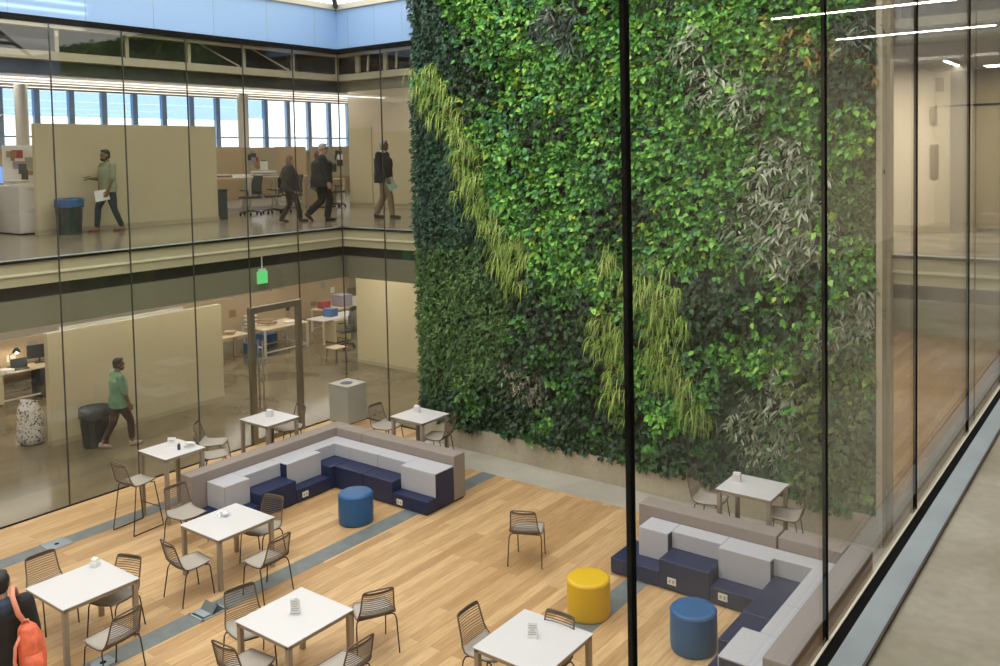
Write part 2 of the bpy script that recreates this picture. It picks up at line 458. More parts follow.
struct('wall_partition_lower', B(-3.53, -3.37, -4.68, -.78, .10, 2.26), M['laminate'], bevel=.006)
struct('baseboard_partition_lower', B(-3.545, -3.355, -4.69, -.77, 0, .10), M['cream'])
struct('wall_partition_upper', B(-5.12, -4.98, -4.02, .32, H2+.10, 6.48), M['laminate'], bevel=.006)
struct('baseboard_partition_upper', B(-5.135, -4.965, -4.03, .33, H2, H2+.10), M['cream'])
# columns in the upper office
struct('trim_column_upper', MB().lathe([(.17, 0), (.17, 3.95)], 20, -10, 4.73, H2), M['ceil_white'], smooth=False)
struct('trim_column_upper_far', MB().lathe([(.17, 0), (.17, 3.95)], 20, -12, -1.18, H2), M['ceil_white'])

# glass: every pane a window of its own with its black seal
wn = 0
def pane(axis, pos, a0, a1, z0, z1, gm, seam=True, seal=.016, t=.010):
    global wn
    wn += 1
    g = .004
    if axis == 'Y':
        o = struct('window_%d' % wn, B(pos-t, pos+t, a0+g, a1-g, z0, z1), gm)
        if seam: B(pos-t-.002, pos+t+.002, a1-seal/2, a1+seal/2, z0, z1).build('joint', M['joint' if pos < 13 else 'black'], o)
    else:
        o = struct('window_%d' % wn, B(a0+g, a1-g, pos-t, pos+t, z0, z1), gm)
        if seam: B(a1-seal/2, a1+seal/2, pos-t-.002, pos+t+.002, z0, z1).build('joint', M['joint' if pos < 13 else 'black'], o)
    return o
for k in range(9):
    if k == 1:
        pane('Y', 0, -(k+1)*S, -k*S, 2.74, 7.87, M['glass'])
    else:
        pane('Y', 0, -(k+1)*S, -k*S, .015, 7.87, M['glass'])
pane('X', 0, 0, 1.303, .015, 7.87, M['glass']); pane('X', 0, 1.303, 2.46, .015, 7.87, M['glass'], False)
pane('X', 0, 11.36, 12.51, .015, 7.87, M['glass']); pane('X', 0, 12.51, 13.70, .015, 7.87, M['glass'], False)
Y0 = -10.1745
for k in range(-4, 8):
    a1 = Y0 + k*S
    pane('Y', NX, a1-S, a1, H2-.02, 7.16, M['glass_near'], True, .0122, .0052)
struct('trim_glass_base_left', B(-.02, .02, -11, 0, 0, .015).box(0, 2.46, -.02, .02, 0, .015), M['black'])
struct('trim_near_shoe', B(13.729, 13.737, -16, .0, H2-.06, H2+.004), M['trimlight'])
struct('trim_near_slot', B(13.737, 13.772, -16, .3, H2-.1, H2+.001), M['black'])
struct('trim_near_sill', B(13.772, 13.858, -16, .3, H2-.1, H2+.006), M['sill'], bevel=.002)
struct('trim_near_edge', B(13.858, 13.866, -16, .3, H2-.1, H2+.010), M['leg_dark'])
struct('trim_near_slab', B(13.729, 13.737, -16, .0, 3.55, H2-.06).box(13.737, 13.86, -16, 0, 3.55, H2-.1), M['taupe_metal'])

# door in the lower glass
d = MB().box(-.05, .05, -2.45, -2.34, 0, 2.72).box(-.05, .05, -1.31, -1.20, 0, 2.72).box(-.05, .05, -2.34, -1.31, 2.60, 2.72)
door = struct('door_1', d, M['bronze'], bevel=.004)
B(-.012, .012, -2.335, -1.315, .10, 2.60).build('door_pane', M['glass'], door)
B(-.022, .022, -2.335, -1.315, .01, .10).build('bottom_rail', M['bronze'], door)
h = MB()
for x in (-.07, .07):
    h.tube([(x, -2.20, .45), (x, -2.20, 2.05)], .016, 8)
for z in (.6, 1.9): h.tube([(-.07, -2.20, z), (.07, -2.20, z)], .012, 6)
h.build('door_handle', M['steel'], door)

# window wall of the upper office
struct('wall_far_sill', B(-18, -17.8, -16, 17.5, H2, 5.95), M['tan'])
struct('wall_far_head', B(-18, -17.8, -16, 17.5, 8.22, 8.5), M['ceil_white'])
for k in range(-3, 12):
    y = 3.06 + 1.2*k
    wn += 1
    w = struct('window_%d' % wn, B(-17.92, -17.75, y-.10, y+.10, 5.95, 8.22).box(-17.88, -17.78, y+.1, y+1.1, 6.54, 6.60).box(-17.9, -17.76, y+.1, y+1.1, 5.95, 6.0), M['mullion_blue'])
    zt = 7.30 if k < 6 else (7.42 if k == 6 else 8.2)
    B(-17.86, -17.84, y+.1, y+1.1, 6.0, zt).build('window_pane', M['glass_win'], w)
    if zt < 8: B(-17.86, -17.84, y+.1, y+1.1, zt, 8.2).build('tinted_pane', M['glass_blue'], w)
struct('wall_far_blank', B(-18, -17.8, -16, -.64, 5.95, 8.22), M['wall'])

# skylight: frame and sloping glazed bays over the atrium
X0, X1, YA, YB, ZS, ZR = 0.0, 13.75, -15.5, 0.0, 8.80, 11.0
cx = (X0+X1)/2
sk = struct('skylight', MB().box(X0-.1, X1+.1, YB-.05, YB+.10, ZS, ZS+.12).box(X0-.1, X1+.1, YA-.10, YA+.05, ZS, ZS+.12)
       .box(X0-.10, X0+.05, YA, YB, ZS, ZS+.12).box(X1-.05, X1+.10, YA, YB, ZS, ZS+.12), M['trimlight'])
apexA, apexB = (cx, YA+cx, ZR), (cx, YB-cx, ZR)
gz = MB()
zz = ZS+.10
c00, c10, c11, c01 = (X0, YA, zz), (X1, YA, zz), (X1, YB, zz), (X0, YB, zz)
gz.quad(c01, c00, apexA, apexB); gz.quad(c10, c11, apexB, apexA)
gz.add([c11, c01, apexB], [(0, 1, 2)]); gz.add([c00, c10, apexA], [(0, 1, 2)])
gz.build('skylight_pane', M['skylight'], sk)
rb = MB()
for a, b in ((c01, apexB), (c11, apexB), (c00, apexA), (c10, apexA), (apexA, apexB)):
    rb.tube([(a[0], a[1], a[2]-.05), (b[0], b[1], b[2]-.05)], .055, 6)
for k in range(1, 6):
    y = YB - 1.3*k*1.0
    if abs(y) < cx: rb.tube([(X0, y, zz-.03), (X0+(-y), y, zz-.03 + (-y)/cx*(ZR-zz))], .03, 6)
for k in range(6):  # extra bars added to stripe the sun patch on the fascia
    x = 10.95 + .37*k; rb.tube([(x, YA+max(0, X1-x), 8.9+(X1-x)*.305-.06), (x, YB-max(0, X1-x), 8.9+(X1-x)*.305-.06)], .05, 6)
rb.build('skylight_bar', M['plastic_dark'], sk)
struct('roof_sun_blocker', B(15.5, 22, -2.72, 20, 8.6, 14), M['wall'])  # unseen box added outside to keep the sun off most of the fascia
struct('wall_fascia_returns', B(-.1, 0, -16, -15.5, 7.26, 8.8), M['fascia'])
# ------------------------------------------------------------------ furniture
def bez(p, n=8):
    """smooth polyline through control corners (quadratic rounding)"""
    out = []
    P = [Vector(q) for q in p]
    out.append(P[0])
    for i in range(1, len(P)-1):
        a = (P[i-1]+P[i])/2 if i > 1 else P[0].lerp(P[1], .5)
        b = (P[i]+P[i+1])/2
        for j in range(n+1):
            t = j/n
            out.append(a*(1-t)**2 + P[i]*2*t*(1-t) + b*t*t)
    out.append(P[-1])
    return out

def shell_profile(zs):
    """side profile (y, z) of the seat shell from the front edge to the top of the back"""
    raw = [(.205, zs+.002), (.11, zs-.004), (-.02, zs-.012), (-.13, zs-.010), (-.19, zs+.005), (-.225, zs+.05), (-.25, zs+.12), (-.28, zs+.22), (-.31, zs+.32), (-.322, zs+.35)]
    return raw
def shell_half(i, n):
    """half width along the profile"""
    t = i/(n-1)
    return .205 + .025*math.sin(PI*min(1, t*1.5)) - .03*max(0, t-.6)/.4

def shell_parts(root, zs):
    pr = shell_profile(zs); n = len(pr)   # front edge, seat, bend, back
    L = [Vector((-shell_half(i, n), y, z)) for i, (y, z) in enumerate(pr)]
    Rr = [Vector((-p.x, p.y, p.z)) for p in L]
    # seat: thin moulded pad over the wires
    mb = MB(); vs = []; m = 9
    top, bot = [], []
    ks = list(range(0, 6))
    for i in ks:
        for j in range(m):
            u = -1 + 2*j/(m-1)
            dip = -.014*(1-u*u)
            x = L[i].x*-u*.985
            vs.append((x, L[i].y + (.012*(1-u*u) if i == 0 else 0), L[i].z + dip + .008))
    N1 = len(vs)
    vs += [(a, b, c-.014) for a, b, c in vs]
    fs = []
    for i in range(len(ks)-1):
        for j in range(m-1):
            a = i*m+j
            fs.append((a, a+1, a+m+1, a+m)); fs.append((N1+a, N1+a+m, N1+a+m+1, N1+a+1))
    for j in range(m-1):
        fs.append((j, N1+j, N1+j+1, j+1)); e = (len(ks)-1)*m + j
        fs.append((e, e+1, N1+e+1, N1+e))
    for i in range(len(ks)-1):
        a = i*m; fs.append((a, a+m, N1+a+m, N1+a)); a = i*m+m-1; fs.append((a, N1+a, N1+a+m, a+m))
    mb.add(vs, fs); mb.build('seat', M['seatpad'], root, smooth=True)
    # frame: closed tube with rounded corners
    topc = (L[-1]+Rr[-1])/2
    path = L[1:-1]
    tl, tr = L[-1], Rr[-1]
    corner = [tl.lerp(L[-2], .15), tl + Vector((.012, 0, .004)), tl + Vector((.05, -.004, .010))]
    cornr = [Vector((-p.x, p.y, p.z)) for p in reversed(corner)]
    fr = [L[0] + Vector((.02, .0, 0))] + path + corner + [topc + Vector((0, -.008, .012))] + cornr + list(reversed(Rr[1:-1])) + [Rr[0] + Vector((-.02, 0, 0)), Vector((0, .218, zs-.010))]
    MB().tube(fr, .0095, 6, closed=True).build('frame', M['wire'], root, smooth=True)
    # horizontal wires of the back
    w = MB()
    nb = 21
    for k in range(nb):
        t = 3.6 + (n-1.12-3.6)*k/(nb-1)
        i = min(int(t), n-2); f = t-i
        a = L[i].lerp(L[i+1], f); b = Vector((-a.x, a.y, a.z))
        bow = .030
        pts = []
        for j in range(7):
            u = j/6; c = a.lerp(b, u); s = 4*u*(1-u)
            pts.append(c + Vector((0, -bow*s*.9, -.006*s)))
        w.tube(pts, .0054, 5, cap=False)
    w.build('back_wires', M['wire'], root, smooth=True)
    return L, Rr

def make_chair(label):
    root = empty('wire_chair', (0, 0, 0), 0, label, 'chair', 'low wire chairs around the low white tables')
    shell_parts(root, .45)
    for s in (-1, 1):
        MB().tube([(s*.20, -.14, .417), (s*.228, -.175, .415), (s*.24, -.20, .37), (s*.252, -.265, 0)], .0085, 7).build('leg', M['leg_dark'], root, smooth=True)
        MB().tube([(s*.18, .10, .417), (s*.196, .145, .415), (s*.20, .17, .38), (s*.204, .215, 0)], .0085, 7).build('leg', M['leg_dark'], root, smooth=True)
    MB().tube([(-.20, -.14, .415), (.20, -.14, .415)], .007, 6).build('crossbar', M['leg_dark'], root)
    MB().tube([(-.18, .10, .413), (.18, .10, .413)], .007, 6).build('crossbar', M['leg_dark'], root)
    return root

def make_stool(label):
    root = empty('bar_stool', (0, 0, 0), 0, label, 'stool', 'tall wire stools at the tall white tables')
    zs = .74
    shell_parts(root, zs)
    for s in (-1, 1):
        MB().tube([(s*.19, -.14, zs-.034), (s*.222, -.17, zs-.04), (s*.262, -.262, .03), (s*.262, -.262, .009), (s*.262, -.24, .009), (s*.262, .24, .009), (s*.262, .262, .009), (s*.262, .262, .03), (s*.205, .17, zs-.04), (s*.19, .13, zs-.036)], .0085, 7).build('sled_leg', M['leg_dark'], root, smooth=True)
    MB().tube([(-.243, .225, .30), (.243, .225, .30)], .0075, 6).build('footrest', M['leg_dark'], root)
    MB().tube([(-.19, -.14, zs-.034), (.19, -.14, zs-.034)], .007, 6).build('crossbar', M['leg_dark'], root)
    MB().tube([(-.19, .13, zs-.036), (.19, .13, zs-.036)], .007, 6).build('crossbar', M['leg_dark'], root)
    return root

CH = [  # x, y, facing (degrees, direction of the sitter), label
 (7.43, -3.35, 114, 'wire chair standing alone on bare planks'),
 (4.36, -6.55, 86, 'wire chair just left of the open floor outlet, facing the clear-tray table'),
 (3.60, -7.91, 0, 'wire chair on the far-left side of the white-napkin-box table'),
 (4.39, -7.60, -70, 'wire chair on the far-right side of the white-napkin-box table, seat turned towards the table'),
 (5.25, -8.08, 187, 'wire chair on the near-right side of the white-napkin-box table, closest to the orange backpack'),
 (2.92, -5.69, 0, 'wire chair between the tall leaflet table and the low clear-tray table'),
 (4.28, -5.43, -78, 'wire chair on the far side of the clear-tray table, before the left bench'),
 (5.11, -5.97, 184, 'wire chair on the right side of the clear-tray table, standing by the grey floor strip'),
 (6.40, -7.11, -13, 'wire chair beside the open floor outlet, tucked under the sign-holder table'),
 (6.95, -7.54, 95, 'wire chair at the near-left corner of the sign-holder table, cut by the bottom edge'),
 (7.22, -6.07, 150, 'wire chair off the right corner of the clear-sign-holder table, turned away from it'),
 (7.78, -7.03, 180, 'wire chair on the near-right side of the sign-holder table, only its back showing'),
 (8.86, -5.94, 2, 'wire chair on the left side of the nearest table with the white tent card'),
 (9.46, -5.80, -88, 'wire chair pushed under the far side of the nearest table, before the yellow pouf'),
]
ch0 = None
for i, (x, y, a, lb) in enumerate(CH):
    rz = R(a-90)
    if i == 0:
        ch0 = make_chair(lb); ch0.scale = (.95, .95, 1.0); ch0.location = (x, y, 0); ch0.rotation_euler = (0, 0, rz)
    else:
        dup(ch0, (x, y, 0), rz, lb)
ST = [
 (1.77, -5.80, 95, 'tall wire stool with sled base in full view left of the tall leaflet table'),
 (1.17, -4.05, 41, 'tall wire stool farther from the camera of the two right of the leaflet table'),
 (1.74, -4.42, 62, 'tall wire stool nearer the grey bench of the two right of the leaflet table'),
 (1.60, -2.86, -100, 'tall wire stool behind the tall table in front of the glass door'),
 (3.10, -1.80, 2, 'tall wire stool beside the steel bin, left of the tall corner table'),
 (4.25, -1.72, -165, 'tall wire stool right of the tall corner table, against the dark leaves'),
 (9.42, -1.69, 5, 'tall wire stool left of the tall table by the right-hand bench, against the planting'),
 (10.47, -1.63, -168, 'tall wire stool right of the tall table by the right-hand bench, against the planting'),
]
st0 = None
for i, (x, y, a, lb) in enumerate(ST):
    rz = R(a-90)
    if i == 0:
        st0 = make_stool(lb); st0.scale = (.95, .95, 1.0); st0.location = (x, y, 0); st0.rotation_euler = (0, 0, rz)
    else:
        dup(st0, (x, y, 0), rz, lb)

def make_table(name, sx, sy, h, label, group):
    root = empty(name, (0, 0, 0), 0, label, 'table', group)
    MB().box(-sx/2, sx/2, -sy/2, sy/2, h-.013, h).build('tabletop', M['white_top'], root, bevel=.004)
    ax, ay = sx/2-.012, sy/2-.012
    fr = MB()
    fr.box(-ax, ax, -ay, -ay+.03, h-.053, h-.013).box(-ax, ax, ay-.03, ay, h-.053, h-.013)
    fr.box(-ax, -ax+.03, -ay+.03, ay-.03, h-.053, h-.013).box(ax-.03, ax, -ay+.03, ay-.03, h-.053, h-.013)
    fr.build('apron', M['taupe_metal'], root)
    for a in (-1, 1):
        for b in (-1, 1):
            x, y = a*(ax-.027), b*(ay-.027)
            MB().box(x-.027, x+.027, y-.027, y+.027, 0, h-.0135).build('leg', M['taupe_metal'], root, bevel=.003)
    return root
LOW = [(4.28, -7.88, 'low white table with a white napkin box, left table cut by no other furniture'),
       (4.18, -5.87, 'low white table with a small clear tray, in front of the left bench'),
       (6.96, -6.95, 'low white table with a clear sign holder, at the bottom centre'),
       (9.40, -5.91, 'low white table with a white tent card, nearest the black glass joint')]
t0 = None
for i, (x, y, lb) in enumerate(LOW):
    if i == 0:
        t0 = make_table('cafe_table', .885, .885, .695, lb, 'low white tables'); t0.location = (x, y, 0)
    else: dup(t0, (x, y, 0), 0, lb)
TALL = [(1.72, -5.18, 'tall white table with leaflets and a bottle, left of the grey bench end'),
        (1.67, -3.28, 'tall white table in front of the glass door frame'),
        (3.84, -1.72, 'tall white table in the far corner beside the steel bin'),
        (10.03, -1.68, 'tall white table behind the right-hand bench, against the planting')]
t1 = None
for i, (x, y, lb) in enumerate(TALL):
    if i == 0:
        t1 = make_table('bar_table', .78, .69, 1.04, lb, 'tall white tables'); t1.location = (x, y, 0)
    else: dup(t1, (x, y, 0), 0, lb)

# things on the tables
def thing(name, loc, label, cat, rz=0, group=None): return empty(name, loc, rz, label, cat, group)
e = thing('napkin_box', (3.98, -7.58, .695), 'white napkin box on the left low table', 'box', R(20))
MB().box(-.045, .045, -.042, .042, 0, .06).build('holder', M['paper'], e, bevel=.006)
MB().cbox(0, 0, .078, .07, .05, .05, 0, .35).build('napkins', M['paper'], e)
e = thing('clear_tray', (4.0, -5.80, .695), 'small clear tray on the low table by the left bench', 'tray', R(10))
MB().box(-.08, .08, -.05, .05, 0, .008).box(-.08, .08, -.05, -.045, .008, .045).box(-.08, .08, .045, .05, .008, .045).box(-.08, -.075, -.05, .05, .008, .045).box(.075, .08, -.05, .05, .008, .045).build('tray_body', M['glass_win'], e)
MB().cbox(.02, 0, .03, .07, .05, .035, .3).build('napkins', M['paper'], e)
MB().lathe([(.018, 0), (.02, .05)], 12, -.045, 0, .008).build('salt_shaker', M['paper'], e)
e = thing('sign_holder', (6.94, -6.93, .695), 'clear upright sign holder with grey printed card on the bottom-centre table', 'sign', R(38))
MB().box(-.06, .06, -.035, .035, 0, .006).cbox(0, 0, .085, .115, .008, .16).build('acrylic_holder', M['glass_win'], e)
MB().cbox(0, -.006, .083, .10, .002, .14).build('card', M['paper'], e)
mb = MB()
for k, w in enumerate((.06, .08, .075, .05, .08, .07)): mb.cbox(0, -.0075, .14-.02*k, w, .001, .006)
mb.build('print', M['ceil'], e)
MB().cbox(0, .006, .083, .10, .002, .14).cbox(.012, 0, .168, .02, .003, .02).build('back_card', M['paper'], e)
e = thing('tent_card', (9.36, -5.87, .695), 'white folded tent card with grey lines on the nearest table', 'sign', R(30))
MB().add([(-.05,-.04,0),(.05,-.04,0),(.05,0,.15),(-.05,0,.15),(-.05,.04,0),(.05,.04,0),(-.05,-.036,0),(.05,-.036,0),(.05,.036,0),(-.05,.036,0),(.05,0,.146),(-.05,0,.146)],
         [(0,1,2,3),(5,4,3,2),(7,6,11,10),(9,8,10,11),(0,6,7,1),(4,5,8,9),(1,7,10,2),(0,3,11,6),(5,2,10,8),(4,9,11,3)]).build('card', M['paper'], e)
mb = MB()
for k, w in enumerate((.075, .08, .05, .08, .08)):
    t = .82 - .13*k
    mb.cbox(0, -.04*(1-t)-.0012, .15*t, w, .001, .007, 0, -.26)
mb.build('print', M['ceil'], e)
e = thing('leaflet_stand', (1.66, -5.14, 1.04), 'white leaflet card standing on the tall table left of the bench', 'sign', R(35))
MB().cbox(0, 0, .08, .13, .012, .16, 0, -.12).box(-.05, .05, -.03, .05, 0, .006).build('card', M['paper'], e)
MB().cbox(0, -.012, .115, .09, .002, .012, 0, -.12).cbox(0, -.009, .09, .07, .002, .008, 0, -.12).build('print', M['ceil'], e)
e = thing('bottle', (1.86, -5.14, 1.04), 'small dark bottle on the tall leaflet table', 'bottle')
MB().lathe([(.022, 0), (.024, .01), (.024, .075), (.012, .10)], 14).build('body', M['plastic_dark'], e, smooth=True)
MB().lathe([(.013, .10), (.013, .125), (.008, .13)], 12).build('cap', M['paper'], e, smooth=True)
e = thing('napkin_pile', (1.88, -4.98, 1.04), 'loose white napkins heaped on the tall leaflet table', 'napkins')
mb = MB()
for k in range(5): mb.cbox(.015*k-.03, .02*(k%2), .022+.014*k, .13, .11, .006, .4*k, .10*(k%3), .12*((k+1)%3))
mb.box(-.06, .06, -.05, .05, 0, .02)
mb.build('napkin_sheets', M['paper'], e)
for (x, y, lb, rz) in ((1.60, -3.22, 'white paper card on the tall table by the glass door', 20), (3.68, -1.62, 'white napkin block on the tall corner table by the steel bin', 0), (9.78, -1.62, 'white napkin holder on the tall table behind the right-hand bench', 10)):
    e = thing('napkin_holder', (x, y, 1.04), lb, 'napkin holder', R(rz))
    MB().box(-.055, .055, -.035, .035, 0, .012).box(-.055, .055, -.035, -.028, .012, .10).box(-.055, .055, .028, .035, .012, .10).build('holder', M['white_top'], e, bevel=.002)
    MB().cbox(0, 0, .068, .095, .045, .11).build('napkins', M['paper'], e)

# round poufs
def pouf(x, y, m, label, r=.264, h=.47):
    e = empty('pouf', (x, y, 0), 0, label, 'pouf')
    prof = [(r-.03, .0), (r-.012, .006), (r-.004, .02), (r, .05), (r+.003, h*.5), (r, h-.045), (r-.006, h-.018), (r-.022, h-.003), (r-.05, h)]
    MB().lathe(prof, 48).build('cushion', m, e, smooth=True)
    MB().tube([((r+.0005)*math.cos(2*PI*k/48), (r+.0005)*math.sin(2*PI*k/48), h-.03) for k in range(48)], .004, 5, closed=True).build('piping', m, e, smooth=True)
pouf(4.44, -3.80, M['blue'], 'round blue pouf in the corner of the left-hand bench')
pouf(8.90, -4.10, M['yellow'], 'round yellow pouf standing on the grey floor strip')
pouf(10.28, -4.05, M['blue'], 'round blue pouf in front of the right-hand bench')

# the two corner benches, built of modules: navy step, navy core, grey covered back
ZL, ZH, ZT = .225, .39, .61
def module(label, group, foot, seat_h, back, cover_sides, outlet=None):
    """foot: x0,x1,y0,y1 of the whole block; back: x0,x1,y0,y1 of the grey backrest (or list of them)"""
    x0, x1, y0, y1 = foot
    cx, cy = (x0+x1)/2, (y0+y1)/2
    e = empty('bench_module', (cx, cy, 0), 0, label, 'bench seat', group)
    g = .003
    MB().box(x0-cx+g, x1-cx-g, y0-cy+g, y1-cy-g, .02, seat_h).build('seat', M['navy'], e, bevel=.012, seg=3)
    MB().box(x0-cx+.04, x1-cx-.04, y0-cy+.04, y1-cy-.04, 0, .02).build('plinth', M['black'], e)
    for (bx0, bx1, by0, by1) in (back if isinstance(back, list) else [back]):
        a0, a1, b0, b1 = bx0-cx+g, bx1-cx-g, by0-cy+g, by1-cy-g
        MB().box(a0, a1, b0, b1, seat_h, ZT-.015).build('backrest', M['navy'], e, bevel=.006)
        t = .012
        cv = MB().box(a0-(t if 'W' in cover_sides else 0), a1, b0-(t if 'S' in cover_sides else 0), b1, ZT-.015, ZT)
        if 'S' in cover_sides: cv.box(a0-(t if 'W' in cover_sides else 0), a1, b0-t, b0, seat_h+.003, ZT-.015)
        if 'E' in cover_sides: cv.box(a1-.001, a1+t, b0, b1, seat_h+.003, ZT-.015); cv.box(a1-.001, a1+t, b0-(t if 'S' in cover_sides else 0), b1, ZT-.015, ZT)
        if 'W' in cover_sides: cv.box(a0-t, a0, b0, b1, seat_h+.003, ZT-.015)
        cv.build('backrest_cover', M['greycush'], e, bevel=.004)
    if outlet:
        ax, u, z = outlet
        o = MB()
        if ax == 'S':
            yy = y0-cy+g
            o.box(u-cx-.062, u-cx+.062, yy-.008, yy, z-.045, z+.045).build('outlet', [M['outlet']], e, bevel=.003)
            MB().box(u-cx-.040, u-cx-.012, yy-.010, yy-.007, z-.022, z+.022).box(u-cx+.012, u-cx+.040, yy-.010, yy-.007, z-.022, z+.022).build('socket', M['ceil'], e)
        else:
            xx = x1-cx-g
            o.box(xx, xx+.008, u-cy-.062, u-cy+.062, z-.045, z+.045).build('outlet', [M['outlet']], e, bevel=.003)
            MB().box(xx+.007, xx+.010, u-cy-.040, u-cy-.012, z-.022, z+.022).box(xx+.007, xx+.010, u-cy+.012, u-cy+.040, z-.022, z+.022).build('socket', M['ceil'], e)
    return e
G1, G2 = 'modules of the left-hand corner bench', 'modules of the right-hand corner bench'
F, BK = -3.07, -2.425
# left-hand bench: left wing (front faces +x), corner, right wing (front faces -y)
module('left bench end module by the clear-tray table, grey cube over low navy step', G1, (2.425, 3.12, -5.30, -4.58), ZL, (2.425, 2.875, -5.03, -4.58), 'ES')
module('high navy seat of the left bench nearest the clear-tray table, grey back', G1, (2.425, 3.12, -4.58, -3.87), ZH, (2.425, 2.71, -4.58, -3.87), 'E')
module('low navy step with outlet under a wide grey block, left bench, left wing', G1, (2.425, 3.12, -3.87, -3.16), ZL, (2.425, 2.875, -3.87, -3.16), 'E', ('E', -3.70, .115))
module('corner module of the left bench, high navy seat with grey back on two sides', G1, (2.425, 3.12, -3.16, BK), ZH, [(2.425, 2.71, -3.16, BK), (2.71, 3.12, -2.71, BK)], 'ES')
module('high navy seat of the left bench directly behind the blue pouf', G1, (3.12, 3.80, F, BK), ZH, (3.12, 3.80, -2.71, BK), 'S')
module('high navy seat of the left bench between the blue pouf and the last grey cube', G1, (3.80, 4.49, F, BK), ZH, (3.80, 4.49, -2.71, BK), 'S')
module('right end module of the left bench, low outlet step below a grey cube', G1, (4.49, 5.25, F, BK), ZL, (4.49, 5.25, -2.86, BK), 'S', ('S', 4.65, .10))
# right-hand bench
module('right bench end module behind the black joint, small grey cube on navy step', G2, (8.585, 9.31, F, BK), ZL, (8.87, 9.31, -2.79, BK), 'S')
module('high navy seat with an outlet, right bench, between two grey cubes', G2, (9.31, 10.02, F, BK), ZH, (9.31, 10.02, -2.68, BK), 'S', ('S', 9.50, .14))
module('low outlet step under the widest grey cube of the right bench', G2, (10.02, 10.71, F, BK), ZL, (10.02, 10.71, -2.79, BK), 'S', ('S', 10.20, .135))
module('corner module of the right bench, grey backs meeting at a right angle', G2, (10.71, 11.465, -3.0, BK), ZH, [(10.71, 11.20, -2.68, BK), (11.20, 11.465, -3.0, BK)], 'SW')
module('navy seat of the right bench next to its corner, right wing', G2, (10.71, 11.465, -3.68, -3.0), ZH, (11.20, 11.465, -3.68, -3.0), 'W')
module('navy seat of the right bench before the near grey cube, right wing', G2, (10.71, 11.465, -4.36, -3.68), ZH, (11.20, 11.465, -4.36, -3.68), 'W')
module('near end module of the right bench with the grey cube closest to the camera', G2, (10.71, 11.465, -5.20, -4.36), ZL, (11.01, 11.465, -5.0, -4.36), 'W')
def bpanel(label, group, x0, x1, y0, y1):
    cx, cy = (x0+x1)/2, (y0+y1)/2
    e = empty('bench_screen', (cx, cy, 0), 0, label, 'low screen', group)
    MB().box(x0-cx+.003, x1-cx-.003, y0-cy+.003, y1-cy-.003, .03, .76).build('panel', M['taupe'], e, bevel=.012, seg=3)
    MB().box(x0-cx+.03, x1-cx-.03, y0-cy+.03, y1-cy-.03, 0, .03).build('plinth', M['black'], e)
P1, P2 = 'taupe back panels of the left bench', 'taupe back panels of the right bench'
bpanel('long taupe back panel of the left bench, running along the office glass', P1, 2.14, 2.42, -5.31, -2.14)
bpanel('short taupe back panel of the left bench at its corner by the steel bin', P1, 2.42, 3.08, -2.42, -2.14)
bpanel('taupe back panel of the left bench in front of the tall corner table', P1, 3.08, 5.25, -2.42, -2.14)
bpanel('taupe back panel of the right bench in front of the planting and tall table', P2, 8.66, 10.64, -2.42, -2.14)
bpanel('taupe back panel turning the corner of the right bench', P2, 10.66, 11.47, -2.42, -2.14)
bpanel('long taupe back panel of the right bench beneath the near glass', P2, 11.47, 11.75, -5.02, -2.14)

# steel bin
e = empty('recycling_bin', (.365, -.33, 0), 0, 'square steel bin with a round opening in front of the corner glass', 'bin')
MB().box(-.295, .295, -.235, .285, .02, .80).build('cabinet', M['bin_grey'], e, bevel=.006)
MB().box(-.305, .305, -.245, .295, .80, .815).build('lid', M['bin_grey'], e, bevel=.003)
MB().lathe([(.13, .815), (.13, .819), (.115, .821), (.10, .818)], 28).build('opening', mat('liner_violet', (.06,.05,.16), .5), e, smooth=True)
MB().box(-.27, .27, -.21, .26, 0, .02).build('plinth', M['black'], e)
# floor outlets
def fbox(name, x, y, sx, sy, label, open_lid):
    e = empty(name, (x, y, 0), 0, label, 'floor outlet')
    fr = MB().box(-sx/2, sx/2, -sy/2, -sy/2+.025, .0032, .010).box(-sx/2, sx/2, sy/2-.025, sy/2, .0032, .010).box(-sx/2, -sx/2+.025, -sy/2, sy/2, .0032, .010).box(sx/2-.025, sx/2, -sy/2, sy/2, .0032, .010)
    fr.build('frame', M['sill'], e)
    if open_lid:
        MB().box(-sx/2+.025, sx/2-.025, -sy/2+.025, sy/2-.025, .0032, .006).build('well', M['plastic_dark'], e)
        MB().box(-sx/2+.04, sx/2-.05, -.13, -.03, .006, .02).build('plate', M['sill'], e)
        MB().cbox(.0, .0, .05, sx-.06, .14, .008, 0, R(50)).build('lid', M['inlay'], e)
        MB().tube([(-.06, .09, .02), (0, .12, .05), (.06, .10, .05), (.07, .04, .03), (0, .0, .04)], .013, 6).build('cable', M['plastic_dark'], e, smooth=True)
    else:
        MB().box(-sx/2+.025, sx/2-.025, -sy/2+.025, sy/2-.025, .0032, .008).build('lid', M['sill'], e)
        MB().lathe([(.035, .008), (.035, .0095)], 16).build('cable_hole', M['black'], e)
fbox('floor_outlet', 1.30, -6.80, .34, .34, 'closed metal floor outlet in the grey strip by the office glass', False)
fbox('floor_outlet', 4.92, -6.68, .30, .36, 'open floor outlet with raised lid and cable in the grey strip', True)
fbox('floor_outlet', 4.91, -8.00, .22, .22, 'small metal floor outlet at the bottom edge in the grey strip', False)

